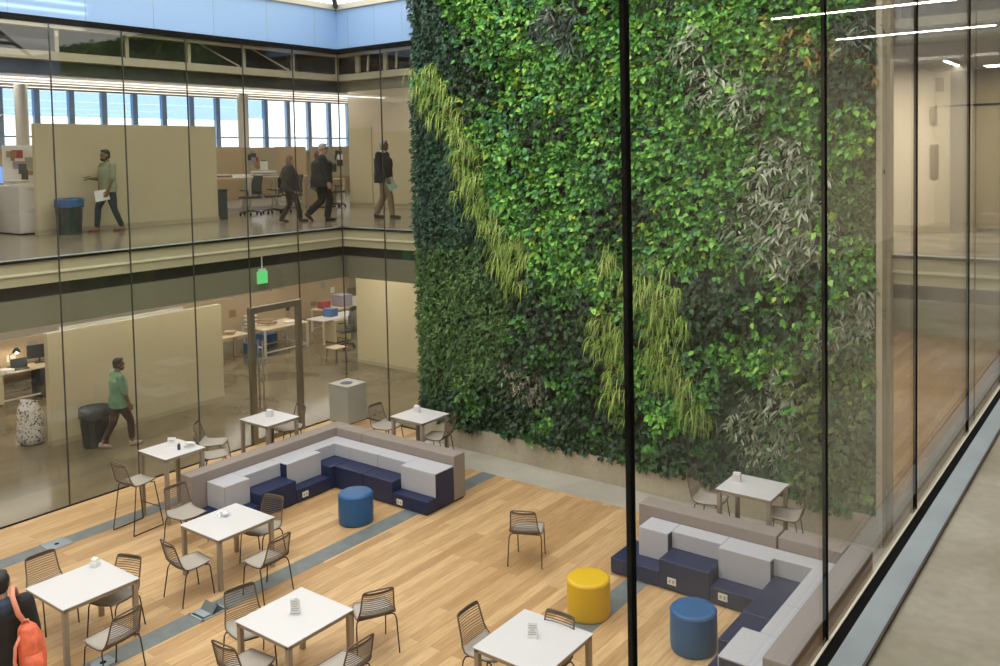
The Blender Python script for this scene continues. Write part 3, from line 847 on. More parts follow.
# green sign on a stem
e = empty('hanging_sign', (-.095, -2.03, 3.27), PI/2, 'small glowing green sign hanging from a white stem above the glass door', 'sign')
MB().cbox(0, 0, .0, .24, .02, .25).build('panel', M['sign_green'], e, bevel=.003)
MB().cbox(0, 0, .15, .16, .04, .05).cbox(-.112, 0, 0, .016, .026, .25).cbox(.112, 0, 0, .016, .026, .25).build('housing', M['sign_clear'], e)
MB().tube([(0, 0, .17), (0, 0, .43)], .012, 8).build('stem', M['paper'], e)
MB().lathe([(.03, .41), (.03, .43)], 16).build('canopy', M['cream'], e)
# ------------------------------------------------------------------ offices behind the glass
def desk(name, loc, rz, label, sx, sy, h=.73, top=None, legm=None, rail=True, panel=False):
    e = empty(name, loc, R(rz), label, 'desk')
    top = top or M['birch']; legm = legm or M['white_top']
    MB().box(-sx/2, sx/2, -sy/2, sy/2, h-.03, h).build('desktop', top, e, bevel=.004)
    for a in (-1, 1):
        for b in (-1, 1):
            x, y = a*(sx/2-.03), b*(sy/2-.03)
            MB().box(x-.025, x+.025, y-.025, y+.025, 0, h-.03).build('leg', legm, e)
    if rail:
        mb = MB()
        for a in (-1, 1):
            x = a*(sx/2-.03); mb.box(x-.018, x+.018, -sy/2+.05, sy/2-.05, .08, .115)
        mb.box(-sx/2+.05, sx/2-.05, sy/2-.045, sy/2-.015, .08, .115)
        mb.build('rail', legm, e)
    if panel: MB().box(-sx/2+.05, sx/2-.05, sy/2-.06, sy/2-.04, .2, h-.03).build('modesty_panel', M['tan'], e)
    return e
def pedestal(loc, rz, label, sx=.42, sy=.6, h=.70, nd=3, m=None):
    e = empty('drawer_cabinet', loc, R(rz), label, 'cabinet')
    m = m or M['laminate']
    MB().box(-sx/2, sx/2, -sy/2, sy/2, .03, h).build('body', m, e, bevel=.004)
    MB().box(-sx/2+.02, sx/2-.02, -sy/2+.02, sy/2-.02, 0, .03).build('plinth', M['black'], e)
    for k in range(nd):
        z0 = .05 + (h-.07)*k/nd; z1 = .05 + (h-.07)*(k+1)/nd - .012
        d = MB().box(sx/2, sx/2+.016, -sy/2+.012, sy/2-.012, z0, z1).build('drawer', m, e, bevel=.002)
        MB().box(sx/2+.016, sx/2+.03, -.08, .08, z1-.05, z1-.035).build('handle', M['steel'], d)
    return e
def monitor(loc, rz, label, w=.5, h=.3, scr='screen_dark'):
    e = empty('monitor', loc, R(rz), label, 'monitor')
    MB().cbox(0, 0, .12+h/2, .035, w, h).build('housing', M['plastic_dark'], e, bevel=.005)
    MB().cbox(.0185, 0, .12+h/2, .003, w-.03, h-.03).build('screen', M[scr], e)
    MB().box(-.04, -.015, -.02, .02, .01, .2).box(-.09, .09, -.11, .11, 0, .012).build('stand', M['plastic_dark'], e)
    return e
def office_chair(loc, rz, label, m=None):
    e = empty('office_chair', loc, R(rz), label, 'chair')
    m = m or M['plastic_dark']
    MB().box(-.23, .23, -.23, .23, .45, .52).build('seat', m, e, bevel=.03, seg=3)
    mb = MB(); 
    for k in range(6):
        t = k/5; z = .60 + .42*t; y = -.22 - .05*t + .03*math.sin(PI*t)
        mb.cbox(0, y, z, .42-.04*t, .035, .09, 0, .1)
    mb.build('backrest', m, e)
    for s in (-1, 1):
        MB().tube([(s*.24, -.12, .48), (s*.28, -.12, .66), (s*.28, .12, .67)], .018, 6).build('armrest', M['plastic_dark'], e)
    MB().lathe([(.03, .10), (.03, .3), (.022, .3), (.022, .46)], 12).build('column', M['steel'], e)
    mb = MB()
    for k in range(5):
        a = 2*PI*k/5
        mb.tube([(0, 0, .12), (.28*math.cos(a), .28*math.sin(a), .075)], [.028, .018], 6)
    mb.build('base', M['plastic_dark'], e)
    for k in range(5):
        a = 2*PI*k/5
        MB().lathe([(.02, 0), (.03, .01), (.03, .05), (.02, .06)], 10, .28*math.cos(a), .28*math.sin(a)).build('caster', M['black'], e)
    MB().tube([(0, -.15, .47), (0, -.28, .5), (0, -.27, .7)], .02, 6).build('back_support', M['plastic_dark'], e)
    return e
def pinboard(loc, rz, label, w, h, z0, prints=0, m=None, seed=1):
    e = empty('pinboard_screen', loc, R(rz), label, 'screen')
    MB().box(-.025, .025, -w/2, w/2, z0, h).build('panel', m or M['tan'], e, bevel=.004)
    for a in (-1, 1): MB().box(-.02, .02, a*(w/2-.03)-.02, a*(w/2-.03)+.02, 0, z0).build('foot', M['ceil'], e)
    rr = random.Random(seed)
    cols = [M['ceil'], M['plastic_dark'], M['kraft'], M['paper'], M['lilac'], M['bin_green'], M['tan'], M['red']]
    for k in range(prints):
        pw, ph = rr.uniform(.12, .3), rr.uniform(.12, .3)
        y = rr.uniform(-w/2+.2, w/2-.2); z = rr.uniform(z0+.25, h-.2)
        MB().box(.026+.001*k, .028+.001*k, y-pw/2, y+pw/2, z-ph/2, z+ph/2).build('pinned_print', cols[k % len(cols)], e)
    return e
def stack(loc, rz, label, n=6, sx=.3, sy=.22, mats=None, cat='papers', name='paper_stack', seed=3):
    rr = random.Random(seed); e = empty(name, loc, R(rz), label, cat)
    z = 0
    for k in range(n):
        t = rr.uniform(.008, .03)
        MB().cbox(rr.uniform(-.02, .02), rr.uniform(-.02, .02), z+t/2, sx*rr.uniform(.8, 1), sy*rr.uniform(.8, 1), t, rr.uniform(-.3, .3)).build('sheet_pile', (mats or [M['paper']])[k % len(mats or [1])], e)
        z += t + .0005
    return e
def wbox(loc, rz, label, sx, sy, sz, m, name='cardboard_box', cat='box'):
    e = empty(name, loc, R(rz), label, cat)
    MB().box(-sx/2, sx/2, -sy/2, sy/2, 0, sz).build('body', m, e, bevel=.006)
    MB().box(-sx/2-.006, sx/2+.006, -sy/2-.006, sy/2+.006, sz, sz+.02).build('lid', m, e)
    return e
def trash(loc, label, m, liner=None, r0=.20, r1=.26, h=.72):
    e = empty('trash_can', loc, 0, label, 'bin')
    MB().lathe([(r0, 0), (r0+.01, .02), (r1-.01, h-.06), (r1+.02, h-.05), (r1+.025, h-.01), (r1+.01, h), (r1-.02, h-.005), (r1-.04, h-.12), (.0, h-.14)], 28).build('barrel', m, e, smooth=True)
    mb = MB()
    for k in range(12):
        a = 2*PI*k/12
        mb.cbox((r0+r1)/2*math.cos(a)+.004*math.cos(a), (r0+r1)/2*math.sin(a)+.004*math.sin(a), h*.45, .012, .02, h*.75, a, 0, .085)
    mb.build('ribs', m, e)
    if liner:
        n = 28; vs = []; fs = []
        for i, (rr_, z) in enumerate([(r1-.03, h-.02), (r1+.012, h+.012), (r1+.034, h-.02), (r1+.03, h-.10), (r1+.034, h-.17)]):
            for j in range(n):
                a = 2*PI*j/n; w = .012*math.sin(5*a+i) + .008*math.sin(11*a) if i > 1 else 0
                vs.append(((rr_+w)*math.cos(a), (rr_+w)*math.sin(a), z + (.02*math.sin(3*a) if i == 4 else 0)))
        for i in range(4):
            for j in range(n):
                fs.append((i*n+j, i*n+(j+1) % n, (i+1)*n+(j+1) % n, (i+1)*n+j))
        mb = MB(); mb.add(vs, fs); mb.build('liner', liner, e, smooth=True)
    return e

# lower office, left of the partition
desk('office_desk', (-7.75, -3.45, 0), 0, 'birch desk with a lit lamp at the far left of the lower floor', .75, 2.2, .73, panel=False)
pedestal((-7.62, -4.1, 0), 0, 'white drawer cabinet under the lamp desk at the left edge', .5, .45, .69)
pedestal((-7.62, -2.75, 0), 0, 'dark cabinet under the lamp desk beside the partition', .5, .6, .69, 2, M['plastic_dark'])
monitor((-7.95, -2.80, .73), -15, 'dark monitor on the lamp desk near the partition', .55, .33)
e = empty('laptop', (-7.62, -3.38, .73), R(-10), 'open dark laptop below the lit desk lamp', 'laptop')
MB().box(-.12, .12, -.17, .17, 0, .018).build('keyboard_base', M['plastic_dark'], e, bevel=.003)
MB().cbox(-.15, 0, .12, .012, .34, .23, 0, 0, R(-15)).build('screen_lid', M['plastic_dark'], e, bevel=.003)
e = empty('desk_lamp', (-7.98, -3.45, .73), 0, 'desk lamp with dark shade glowing on the left desk', 'lamp')
MB().lathe([(.09, 0), (.09, .02), (.02, .03)], 18).build('base', M['plastic_dark'], e)
MB().tube([(0, 0, .02), (-.05, .0, .28), (.05, .10, .44)], .009, 6).build('arm', M['plastic_dark'], e)
MB().lathe([(.03, .47), (.05, .45), (.10, .36), (.094, .36)], 18, .05, .12).build('shade', M['plastic_dark'], e, smooth=True)
MB().ell((.05, .12, .365), (.04, .04, .04)).build('bulb', M['lamp_warm'], e, smooth=True)
stack((-7.5, -3.75, .73), 10, 'loose papers on the lamp desk at the left edge', 5)
pinboard((-8.3, -3.4, 0), 0, 'tan desk screen lit by the desk lamp', 2.4, 1.35, .3, 4, seed=5)
monitor((-9.3, -3.1, .73), -10, 'blue glowing monitor beyond the tan screen, lower left', .5, .3, 'screen_blue')
desk('office_desk', (-9.45, -3.2, 0), 0, 'desk behind the tan screen carrying the blue monitor', .7, 1.8)
e = empty('paper_bag', (-3.95, -4.82, 0), R(25), 'large clear bag stuffed with shredded paper beside the lower partition', 'bag')
mb = MB(); rr = random.Random(4)
prof = [(.17, .16, 0), (.25, .22, .05), (.26, .22, .25), (.235, .20, .45), (.25, .19, .62), (.22, .15, .75), (.17, .06, .84), (.21, .04, .88)]
n = 26; vs = []; fs = []
for i, (a, b, z) in enumerate(prof):
    for j in range(n):
        t = 2*PI*j/n; k = 1 + rr.uniform(-.07, .07) + .05*math.sin(4*t+i)
        vs.append((a*k*math.cos(t), b*k*math.sin(t), z + rr.uniform(-.015, .015) * (i > 0)))
for i in range(len(prof)-1):
    for j in range(n): fs.append((i*n+j, i*n+(j+1)%n, (i+1)*n+(j+1)%n, (i+1)*n+j))
fs.append(tuple(range(n-1, -1, -1))); fs.append(tuple((len(prof)-1)*n+j for j in range(n)))
mb.add(vs, fs)
bm_ = mat('shredded_paper', (.5,.47,.45), .45)
nt = bm_.node_tree; tc = nt.nodes.new('ShaderNodeTexCoord'); vo = nt.nodes.new('ShaderNodeTexVoronoi'); vo.inputs['Scale'].default_value = 27
rp = nt.nodes.new('ShaderNodeValToRGB'); el = rp.color_ramp.elements
el[0].color = (.05,.045,.045,1); el[0].position = .18; el[1].color = (.72,.70,.70,1); el[1].position = .42
nt.links.new(tc.outputs['Object'], vo.inputs['Vector']); nt.links.new(vo.outputs['Color'], rp.inputs['Fac']); nt.links.new(rp.outputs['Color'], nt.nodes['Principled BSDF'].inputs['Base Color'])
mb.build('bag_body', bm_, e, smooth=True)
MB().tube([(-.16, 0, .85), (-.05, .01, .87), (.08, -.01, .87), (.17, 0, .86)], .012, 6).build('bag_top_seam', M['paper'], e)
trash((-2.70, -4.15, 0), 'dark round trash can behind the man in the green shirt', M['bin_green'], M['plastic_dark'], .22, .27, .76)

# lower office, seen through the door
desk('office_desk', (-6.78, 1.35, 0), 0, 'white desk right of the lower partition, seen left of the door frame', .75, 1.6, .73, M['birch'], M['birch'], False)
pedestal((-6.55, .95, 0), -90, 'white drawer cabinet under the desk right of the lower partition', .5, .5, .69)
wbox((-6.9, 2.6, 0), 0, 'blue box on the floor by the glass door', .4, .4, .3, M['blue_box'], 'storage_box')
stack((-6.85, 1.2, .73), 5, 'brown and white papers on the desk right of the lower partition', 5, .4, .3, [M['kraft'], M['paper']], seed=8)
stack((-6.8, 1.75, .73), 40, 'pile of kraft sheets on the desk right of the lower partition', 4, .3, .35, [M['kraft'], M['tan']], seed=9)
desk('work_table', (-6.75, 3.28, 0), 0, 'white-legged work table seen through the glass door', 1.05, 1.55, .76, M['birch'], M['white_top'], True)
stack((-6.9, 3.1, .76), 15, 'rolled and folded brown paper heaped on the white-legged table', 6, .5, .4, [M['tan'], M['paper'], M['kraft']], seed=10)
stack((-6.6, 3.7, .76), -15, 'white sheets on the white-legged table', 3, .3, .4, seed=11)
e = empty('wire_rack', (-7.2, 2.75, .76), 0, 'small wire rack standing on the white-legged table', 'rack')
mb = MB()
for x in (-.15, .15):
    for y in (-.12, .12): mb.tube([(x, y, 0), (x, y, .3)], .008, 5)
mb.build('posts', M['steel'], e)
for z in (.05, .17, .29): MB().box(-.16, .16, -.13, .13, z, z+.01).build('shelf', M['paper'], e)
wbox((-7.62, 3.6, .0), 10, 'blue water crate under the white-legged table', .5, .4, .32, M['blue_box'], 'storage_box')
desk('office_desk', (-6.35, 5.6, 0), 0, 'long white desk farther back behind the door frame', .8, 2.4, .73, M['white_top'], M['birch'], False)
pedestal((-6.1, 5.05, 0), 0, 'cream drawer cabinet at the end of the long white desk', .55, .6, .70)
wbox((-6.45, 5.1, .73), 5, 'blue and white parcel on the long white desk', .34, .30, .22, M['blue_box'])
pedestal((-6.7, 6.9, 0), 0, 'tall white cabinet behind the long white desk', .6, .8, 1.1, 3, M['white_top'])
pinboard((-8.2, 2.6, 0), 0, 'tan screen behind the door, lower office', 4.2, 1.5, .2, 3, seed=12)
pinboard((-9.2, 6.6, 0), 0, 'tan screen at the back of the lower office, right of the door', 3.2, 1.55, .2, 4, seed=13)
office_chair((-5.2, 4.6, 0), 160, 'dark office chair with a coat over it, right of the long white desk')
e = empty('draped_coat', (-5.2, 4.6, .62), R(160), 'green-grey coat hung over the office chair back', 'coat')
mb = MB(); mb.loft([((0, -.26, -.1), .24, .07), ((0, -.27, .2), .25, .075), ((0, -.285, .42), .24, .06), ((0, -.29, .47), .16, .04)], 16)
mb.tube([(-.2, -.27, .40), (-.27, -.24, .2), (-.26, -.22, -.05)], [.06, .055, .05], 8).tube([(.2, -.27, .40), (.27, -.24, .2), (.26, -.22, -.05)], [.06, .055, .05], 8)
mb.build('cloth', mat('coat_sage', (.16,.17,.14), .9), e, remesh=.02)
e = empty('cap', (-5.12, 4.33, 1.09), R(160), 'black cap resting on top of the draped coat', 'cap')
e.location = (-5.105, 4.875, 1.09)
MB().ell((0, 0, .03), (.10, .12, .08)).build('crown', M['black_cloth'], e, smooth=True)
MB().cbox(0, .15, .0, .15, .12, .012).build('brim', M['black_cloth'], e, bevel=.01)
e = empty('side_chair', (-3.85, 3.05, 0), R(180), 'pale wooden seat chair with dark legs against the lower right wall', 'chair')
MB().box(-.22, .22, -.21, .21, .44, .465).build('seat', M['birch'], e, bevel=.01)
for a in (-1, 1):
    for b in (-1, 1): MB().tube([(a*.17, b*.16, .44), (a*.21, b*.20, 0)], .011, 6).build('leg', M['leg_dark'], e)
MB().tube([(-.19, -.19, .45), (-.19, -.23, .6), (-.19, -.23, .66), (.19, -.23, .66), (.19, -.23, .6), (.19, -.19, .45)], .011, 6).build('back_frame', M['leg_dark'], e)
wbox((-7.6, 6.6, .73), 0, 'lilac cloth sack on the desk at the back of the lower office', .5, .45, .35, M['lilac'], 'cloth_sack', 'sack')
desk('office_desk', (-7.6, 6.4, 0), 0, 'desk at the back of the lower office under the lilac sack', .8, 1.6)
wbox((-7.75, 5.95, .73), 0, 'red box on the desk at the back of the lower office', .3, .3, .2, M['red'])

# upper office
pedestal((-6.05, -3.98, H2), 0, 'white cabinet end at the left end of the upper partition', 1.4, .5, 1.05, 2, M['white_top'])
desk('office_desk', (-7.3, -4.3, H2), 0, 'upper desk with a glowing monitor at the left edge', .8, 1.5, .95)
monitor((-7.2, -4.05, H2+.95), 15, 'blue lit monitor on the upper desk at the left edge', .7, .42, 'screen_blue')
pinboard((-8.2, -3.6, H2), 0, 'tan screen behind the monitor at the upper left', 2.4, 1.9, .2, 3, seed=21)
pinboard((-6.75, -3.55, H2), 0, 'tall board covered with photos at the left of the upper partition', .75, 1.95, .9, 14, M['paper'], seed=22)
office_chair((-6.3, -4.80, H2), 200, 'dark office chair at the left edge of the upper floor')
stack((-6.1, -3.95, H2+1.07), 0, 'crumpled papers on top of the white cabinet end, upper left', 5, .6, .3, [M['paper'], M['ceil']], seed=23)
trash((-4.55, -3.58, H2), 'grey trash can with a blue liner in front of the upper partition', M['bin_green'], M['liner_blue'], .22, .255, .76)
e = empty('slim_bin', (-5.28, .62, H2), 0, 'slim dark bin at the right end of the upper partition', 'bin')
MB().box(-.12, .12, -.10, .10, 0, .72).build('body', M['bin_green'], e, bevel=.02)
MB().box(-.125, .125, -.105, .105, .72, .77).box(-.08, .08, -.06, .06, .77, .772).build('lid', M['plastic_dark'], e, bevel=.01)
desk('long_desk', (-7.0, 2.9, H2), 0, 'long upper desk with a low rail right of the partition', .9, 3.2, 1.02, M['birch'], M['ceil'], True)
office_chair((-6.35, 2.0, H2+.12), 180, 'dark office chair at the long upper desk, nearest the partition')
office_chair((-6.35, 2.75, H2+.12), 150, 'dark office chair at the long upper desk, next to the woman in black')
office_chair((-6.35, 3.4, H2+.12), 170, 'dark office chair at the long upper desk, hidden by the woman in black')
for k in (0, 1, 2): pass
stack((-7.0, 1.8, H2+1.02), 0, 'dark and white papers on the long upper desk near the partition', 5, .5, .4, [M['kraft'], M['paper'], M['plastic_dark']], seed=24)
stack((-6.95, 2.45, H2+1.02), 20, 'white paper pile in the middle of the long upper desk', 5, .4, .5, seed=25)
stack((-6.9, 3.15, H2+1.02), 10, 'wide sheaf of white drawings on the long upper desk', 7, .5, .6, [M['paper'], M['lilac']], seed=26)
for o in [o for o in col.objects if o.name.startswith('office_chair') and o.location.z > H2+.1]: o.location.z = H2; o.location.x = -5.98
pinboard((-8.5, 3.1, H2), 0, 'blank tan screen right of the upper partition', .95, 1.92, .3, 0, seed=27)
pinboard((-8.5, 4.2, H2), 0, 'pinboard with grey and dark prints left of the woman in black', 1.2, 1.9, 1.0, 14, M['cream'], seed=28)
pinboard((-8.5, 5.4, H2), 0, 'blank tan screen right behind the woman in black', 1.2, 1.92, .3, 0, seed=29)
pinboard((-8.5, 7.4, H2), 0, 'wide pinboard of colourful prints behind the man in the dark coat', 2.4, 1.92, .9, 26, M['cream'], seed=30)
desk('work_table', (-9.0, 5.9, H2), 0, 'pale work table behind the woman in black, upper office', .8, 1.3, .85, M['birch'], M['birch'], True)
desk('work_table', (-8.0, 6.3, H2), 0, 'pale work table between the woman in black and the man in the dark coat', .8, 1.1, .85, M['birch'], M['birch'], True)
ch = office_chair((-6.4, 5.42, H2), -20, 'black chair by the upper inner wall, right of the man in the dark coat')
pedestal((-7.05, 5.35, H2), 0, 'tan cabinet behind the black chair near the upper inner wall', .8, .6, .8, 2, M['tan'])

# right-hand upper room
for (x, z0, z1, w, lb) in ((11.20, 5.06, 5.68, .14, 'tall grey wall grille at mid height on the upper right wall'), (11.18, 6.03, 6.35, .12, 'middle pale wall panel on the upper right wall'), (11.29, 6.62, 6.86, .12, 'small grey wall box near the ceiling on the upper right wall')):
    e = empty('wall_grille', (x, 3.955, z0), 0, lb, 'grille')
    MB().box(-w/2, w/2, -.015, .015, 0, z1-z0).build('frame', M['taupe_metal'], e, bevel=.003)
    mb = MB(); k = 0.03
    while k < z1-z0-.03:
        mb.box(-w/2+.015, w/2-.015, -.020, -.015, k, k+.012); k += .028
    mb.build('slats', M['taupe_metal'], e)
e = empty('low_bench', (12.45, 4.6, H2), 0, 'low brown bench by the recess at the right edge of the upper floor', 'bench')
MB().box(-.6, .9, -.25, .25, .06, .32).build('body', M['taupe_metal'], e, bevel=.01)
MB().box(-.65, .95, -.28, .28, 0, .06).build('plinth', M['black'], e)
pinboard((-8.0, -.6, 0), 0, 'white screen with blue and brown papers above the lower partition', 3.4, 1.5, .2, 12, M['paper'], seed=31)
e = empty('door_tag', (11.36, -.115, .66), 0, 'small white oval tag on the end trim of the planted wall', 'tag')
MB().ell((0, 0, .07), (.05, .012, .085), 16, 8).build('plate', M['paper'], e, smooth=True)
MB().ell((-.02, -.008, -.04), (.04, .010, .05), 14, 8).build('lower_plate', M['paper'], e, smooth=True)

# ceiling lights that show
def striplight(loc, rz, L, label, m='lamp', w=.10):
    e = empty('ceiling_light', loc, R(rz), label, 'ceiling light')
    MB().box(-w/2, w/2, -L/2, L/2, 0, .05).build('housing', M['white_top'], e)
    MB().box(-w/2+.01, w/2-.01, -L/2+.02, L/2-.02, -.012, 0).build('diffuser', M[m], e)
    return e
for x, lb in ((-4.0, 'long ceiling light above the upper corridor'), (-7.0, 'long ceiling light over the upper desks'), (-10.0, 'long ceiling light in the middle of the upper office'), (-13.5, 'long ceiling light nearest the office windows')):
    e = striplight((x, 2.0 if x < -6.4 else -4.0, {-4.0: 7.35, -7.0: 7.55, -10.0: 7.75, -13.5: 7.95}[x]), 0, 22 if x < -6.4 else 18.5, lb, 'lamp_office', .14)
    cb = MB()
    for y in (-8.5, -4, 0, 4, 8.5): cb.tube([(0, y, .05), (0, y, 8.4-e.location.z)], .006, 5)
    cb.build('suspension_cables', M['steel'], e)
striplight((11.58, 3.65, 7.06), 0, 1.55, 'short ceiling light in the upper right room', 'lamp', .07)
striplight((9.9, 3.2, 7.06), 0, 1.0, 'ceiling light hidden by the planted wall end, upper right room', 'lamp', .07)
for k, y in enumerate((-13.0, -10.4, -7.9, -5.45, -3.0, -.55)):
    striplight((15.62, y, 7.15), 90, 2.0, 'thin ceiling light over the near walkway, seen as a pale line in the glass', 'lamp_walk', .042)['group'] = 'walkway lights'
# ------------------------------------------------------------------ people
def ik(a, b, l1, l2, bend):
    """middle joint of a two-bone limb from a to b, bending towards `bend`"""
    a, b = Vector(a), Vector(b); d = b-a; L = d.length
    if L > (l1+l2)*.999:
        b = a + d*((l1+l2)*.999/L); d = b-a; L = d.length
    x = (l1*l1 - l2*l2 + L*L)/(2*L); h = math.sqrt(max(0, l1*l1-x*x))
    u = d.normalized(); n = Vector(bend); n = n - u*n.dot(u); n.normalize()
    return a + u*x + n*h, b
def limb(mb, p, r, n=12):
    mb.tube(p, r, n)
    for q, s in zip(p, r): mb.ell(q, (s, s, s), 10, 6)

def human(label, loc, heading, h, feet, wrists, cloth, head_yaw=0, lean=0, girth=1.0, hair='short', beard=False, elbow=((-.4,-1,-.2),(.4,-1,-.2)), group=None):
    """local axes: x right, y forward. feet: two (y, lift, toe pitch) left/right; wrists: two points"""
    k = h/1.75
    root = empty('person', loc, R(heading-90), label, 'person')
    V = lambda x, y, z: Vector((x*k, (y + lean*max(0, z-.95))*k, z*k))
    sk = cloth['skin']
    # joints
    hips = [V(-.092, 0, .91), V(.092, 0, .91)]; sh = [V(-.185*girth**.5, -.01, 1.415), V(.185*girth**.5, -.01, 1.415)]
    ank = []; kn = []; toes = []
    for i, (fy, lift, pit) in enumerate(feet):
        sx = (-.085, .085)[i]
        heel = Vector((sx*k, fy*k, (lift)*k))
        a = heel + Vector((0, -.0*k, .085*k))
        kk, a = ik(hips[i], a, .44*k, .425*k, (0, 1, 0))
        ank.append(a); kn.append(kk); toes.append(pit)
    el = []; wr = []
    for i in (0, 1):
        e_, w_ = ik(sh[i], V(*wrists[i]), .295*k, .255*k, elbow[i]); el.append(e_); wr.append(w_)
    hy = R(head_yaw); Rh = Matrix.Rotation(hy, 3, 'Z')
    hc = V(0, .03, 1.625)
    H = lambda x, y, z: hc + Rh @ (Vector((x, y, z))*k)
    # body, one continuous surface
    b = MB()
    torso = [((0, 0, .86), .155*girth, .105*girth), ((0, 0, .95), .165*girth, .115*girth), ((0, .005, 1.08), .142*girth, .105*girth), ((0, .01, 1.22), .158*girth, .118*girth), ((0, 0, 1.33), .172*girth, .115*girth), ((0, -.01, 1.42), .145, .085), ((0, -.01, 1.47), .075, .065), ((0, .0, 1.50), .057, .06), ((0, .015, 1.55), .054, .058), ((0, .02, 1.60), .05, .055)]
    b.loft([(V(*c), rx*k, ry*k) for c, rx, ry in torso], 18)
    for i in (0, 1):
        limb(b, [hips[i], hips[i].lerp(kn[i], .5), kn[i]], [.088*k*girth**.5, .076*k*girth**.5, .056*k])
        limb(b, [kn[i], kn[i].lerp(ank[i], .35), ank[i]], [.054*k, .053*k, .037*k])
        limb(b, [sh[i], el[i]], [.055*k, .042*k]); limb(b, [el[i], el[i].lerp(wr[i], .3), wr[i]], [.041*k, .040*k, .027*k])
        # hand
        u = (wr[i]-el[i]).normalized(); side = Vector((1, 0, 0)) if i else Vector((-1, 0, 0))
        fw = Vector((0, 1, 0)); fw = (fw - u*fw.dot(u)); fw = fw.normalized() if fw.length > .2 else Vector((0, 0, 1)); nrm = u.cross(fw)
        if nrm.dot(side) > 0: nrm = -nrm          # nrm points at the palm side (towards the body)
        p0 = wr[i]
        for j in range(4):
            o = (j-1.5)*.021*k
            base = p0 + u*.085*k + fw*(-o)
            b.tube([p0 + u*.01*k + fw*(-o*.8), base], [.014*k, .012*k], 8)
            ln = (.036, .040, .038, .030)[j]*k
            q1 = base + u*ln + nrm*ln*.30 - fw*o*.15; q2 = q1 + u*ln*.55 + nrm*ln*.6; q3 = q2 + u*ln*.2 + nrm*ln*.5
            b.tube([base, q1, q2, q3], [.0095*k, .009*k, .0085*k, .007*k], 8)
        t0 = p0 + u*.03*k + fw*.03*k; t1 = t0 + u*.035*k + fw*.028*k + nrm*.012*k; t2 = t1 + u*.03*k + fw*.006*k + nrm*.012*k
        b.tube([p0 + u*.01*k + fw*.008*k, t0, t1, t2], [.014*k, .0135*k, .010*k, .008*k], 8)
        # bare foot inside the shoe
        pit = R(toes[i]); fd = Vector((0, math.cos(pit), -math.sin(pit)))
        b.tube([ank[i] + Vector((0, -.03*k, -.045*k)), ank[i] + fd*.09*k + Vector((0, 0, -.05*k)), ank[i] + fd*.15*k + Vector((0, 0, -.055*k))], [.03*k, .03*k, .022*k], 8)
    # head with jaw, nose, ears, brow
    b.ell(H(0, 0, .02), (.074*k, .094*k, .105*k), 18, 12, Rh)
    b.ell(H(0, .035, -.055), (.056*k, .062*k, .062*k), 14, 10, Rh)
    b.tube([H(0, .088, .028), H(0, .108, -.010), H(0, .112, -.018)], [.008*k, .013*k, .012*k], 8)
    b.tube([H(-.035, .082, .034), H(0, .090, .036), H(.035, .082, .034)], .010*k, 6)
    b.tube([H(-.022, .094, -.052), H(0, .099, -.050), H(.022, .094, -.052)], .008*k, 6)
    for s in (-1, 1): b.ell(H(s*.076, -.005, .0), (.010*k, .022*k, .032*k), 8, 6, Rh)
    b.build('body', sk, root, remesh=.0075*k, sm=2)
    ey = MB()
    for s in (-1, 1): ey.ell(H(s*.032, .088, .016), (.011*k, .007*k, .007*k), 8, 6, Rh)
    ey.build('eyes', M['eye'], root, smooth=True)
    MB().tube([H(-.024, .103, -.050), H(0, .1075, -.051), H(.024, .103, -.050)], .004*k, 6).build('mouth', M['red'] if not beard else M['maroon'], root)
    # clothing
    t = MB()
    z0 = cloth.get('hem', .86)
    g = girth
    flare = cloth.get('flare', 1.0); pad = cloth.get('pad', .016)
    rings = [((0, 0, z0), (.165*g+pad)*flare, (.115*g+pad)*flare), ((0, 0, max(.95, z0+.04)), (.170*g+pad)*(flare+1)/2, (.122*g+pad)*(flare+1)/2), ((0, .008, 1.08), .150*g+pad, .114*g+pad), ((0, .012, 1.22), .162*g+pad, .122*g+pad), ((0, 0, 1.33), .174*g+pad*.8, .118*g+pad*.8), ((0, -.01, 1.42), .15, .09+pad*.4), ((0, -.01, 1.475), .082, .074), ((0, -.005, cloth.get('neck', 1.49)), .068, .066)]
    t.loft([(V(*c), rx*k, ry*k) for c, rx, ry in rings], 20)
    for i in (0, 1):
        sl = cloth.get('sleeve', 1.0)
        limb(t, [sh[i], sh[i].lerp(el[i], .5), el[i]] if sl >= .5 else [sh[i], sh[i].lerp(el[i], sl*2)], [(.058+pad)*k, (.052+pad)*k, (.048+pad)*k] if sl >= .5 else [(.058+pad)*k, (.054+pad)*k])
        if sl > .5:
            q = el[i].lerp(wr[i], (sl-.5)*2*.97); t.tube([el[i], q], [(.048+pad)*k, (.036+pad)*k], 12)
    t.build(cloth['top_name'], cloth['top'], root, remesh=.011*k, sm=3)
    tr = MB()
    tr.loft([(V(0, 0, .80), (.150*g+.01)*k, (.108*g+.012)*k), (V(0, 0, .90), (.162*g+.008)*k, (.114*g+.010)*k), (V(0, 0, 1.0), (.158*g+.004)*k, (.112*g+.006)*k)], 20)
    w = cloth.get('leg', .066)
    for i in (0, 1):
        limb(tr, [hips[i], hips[i].lerp(kn[i], .5), kn[i]], [(.094*g**.5)*k, (.087*g**.5)*k, (w+.006)*k])
        tr.tube([kn[i], kn[i].lerp(ank[i], .4), ank[i].lerp(kn[i], cloth.get('cuff', .0))], [(w+.006)*k, (w+.004)*k, (w-.004)*k], 12)
    tr.build('trousers', cloth['trousers'], root, remesh=.011*k, sm=3)
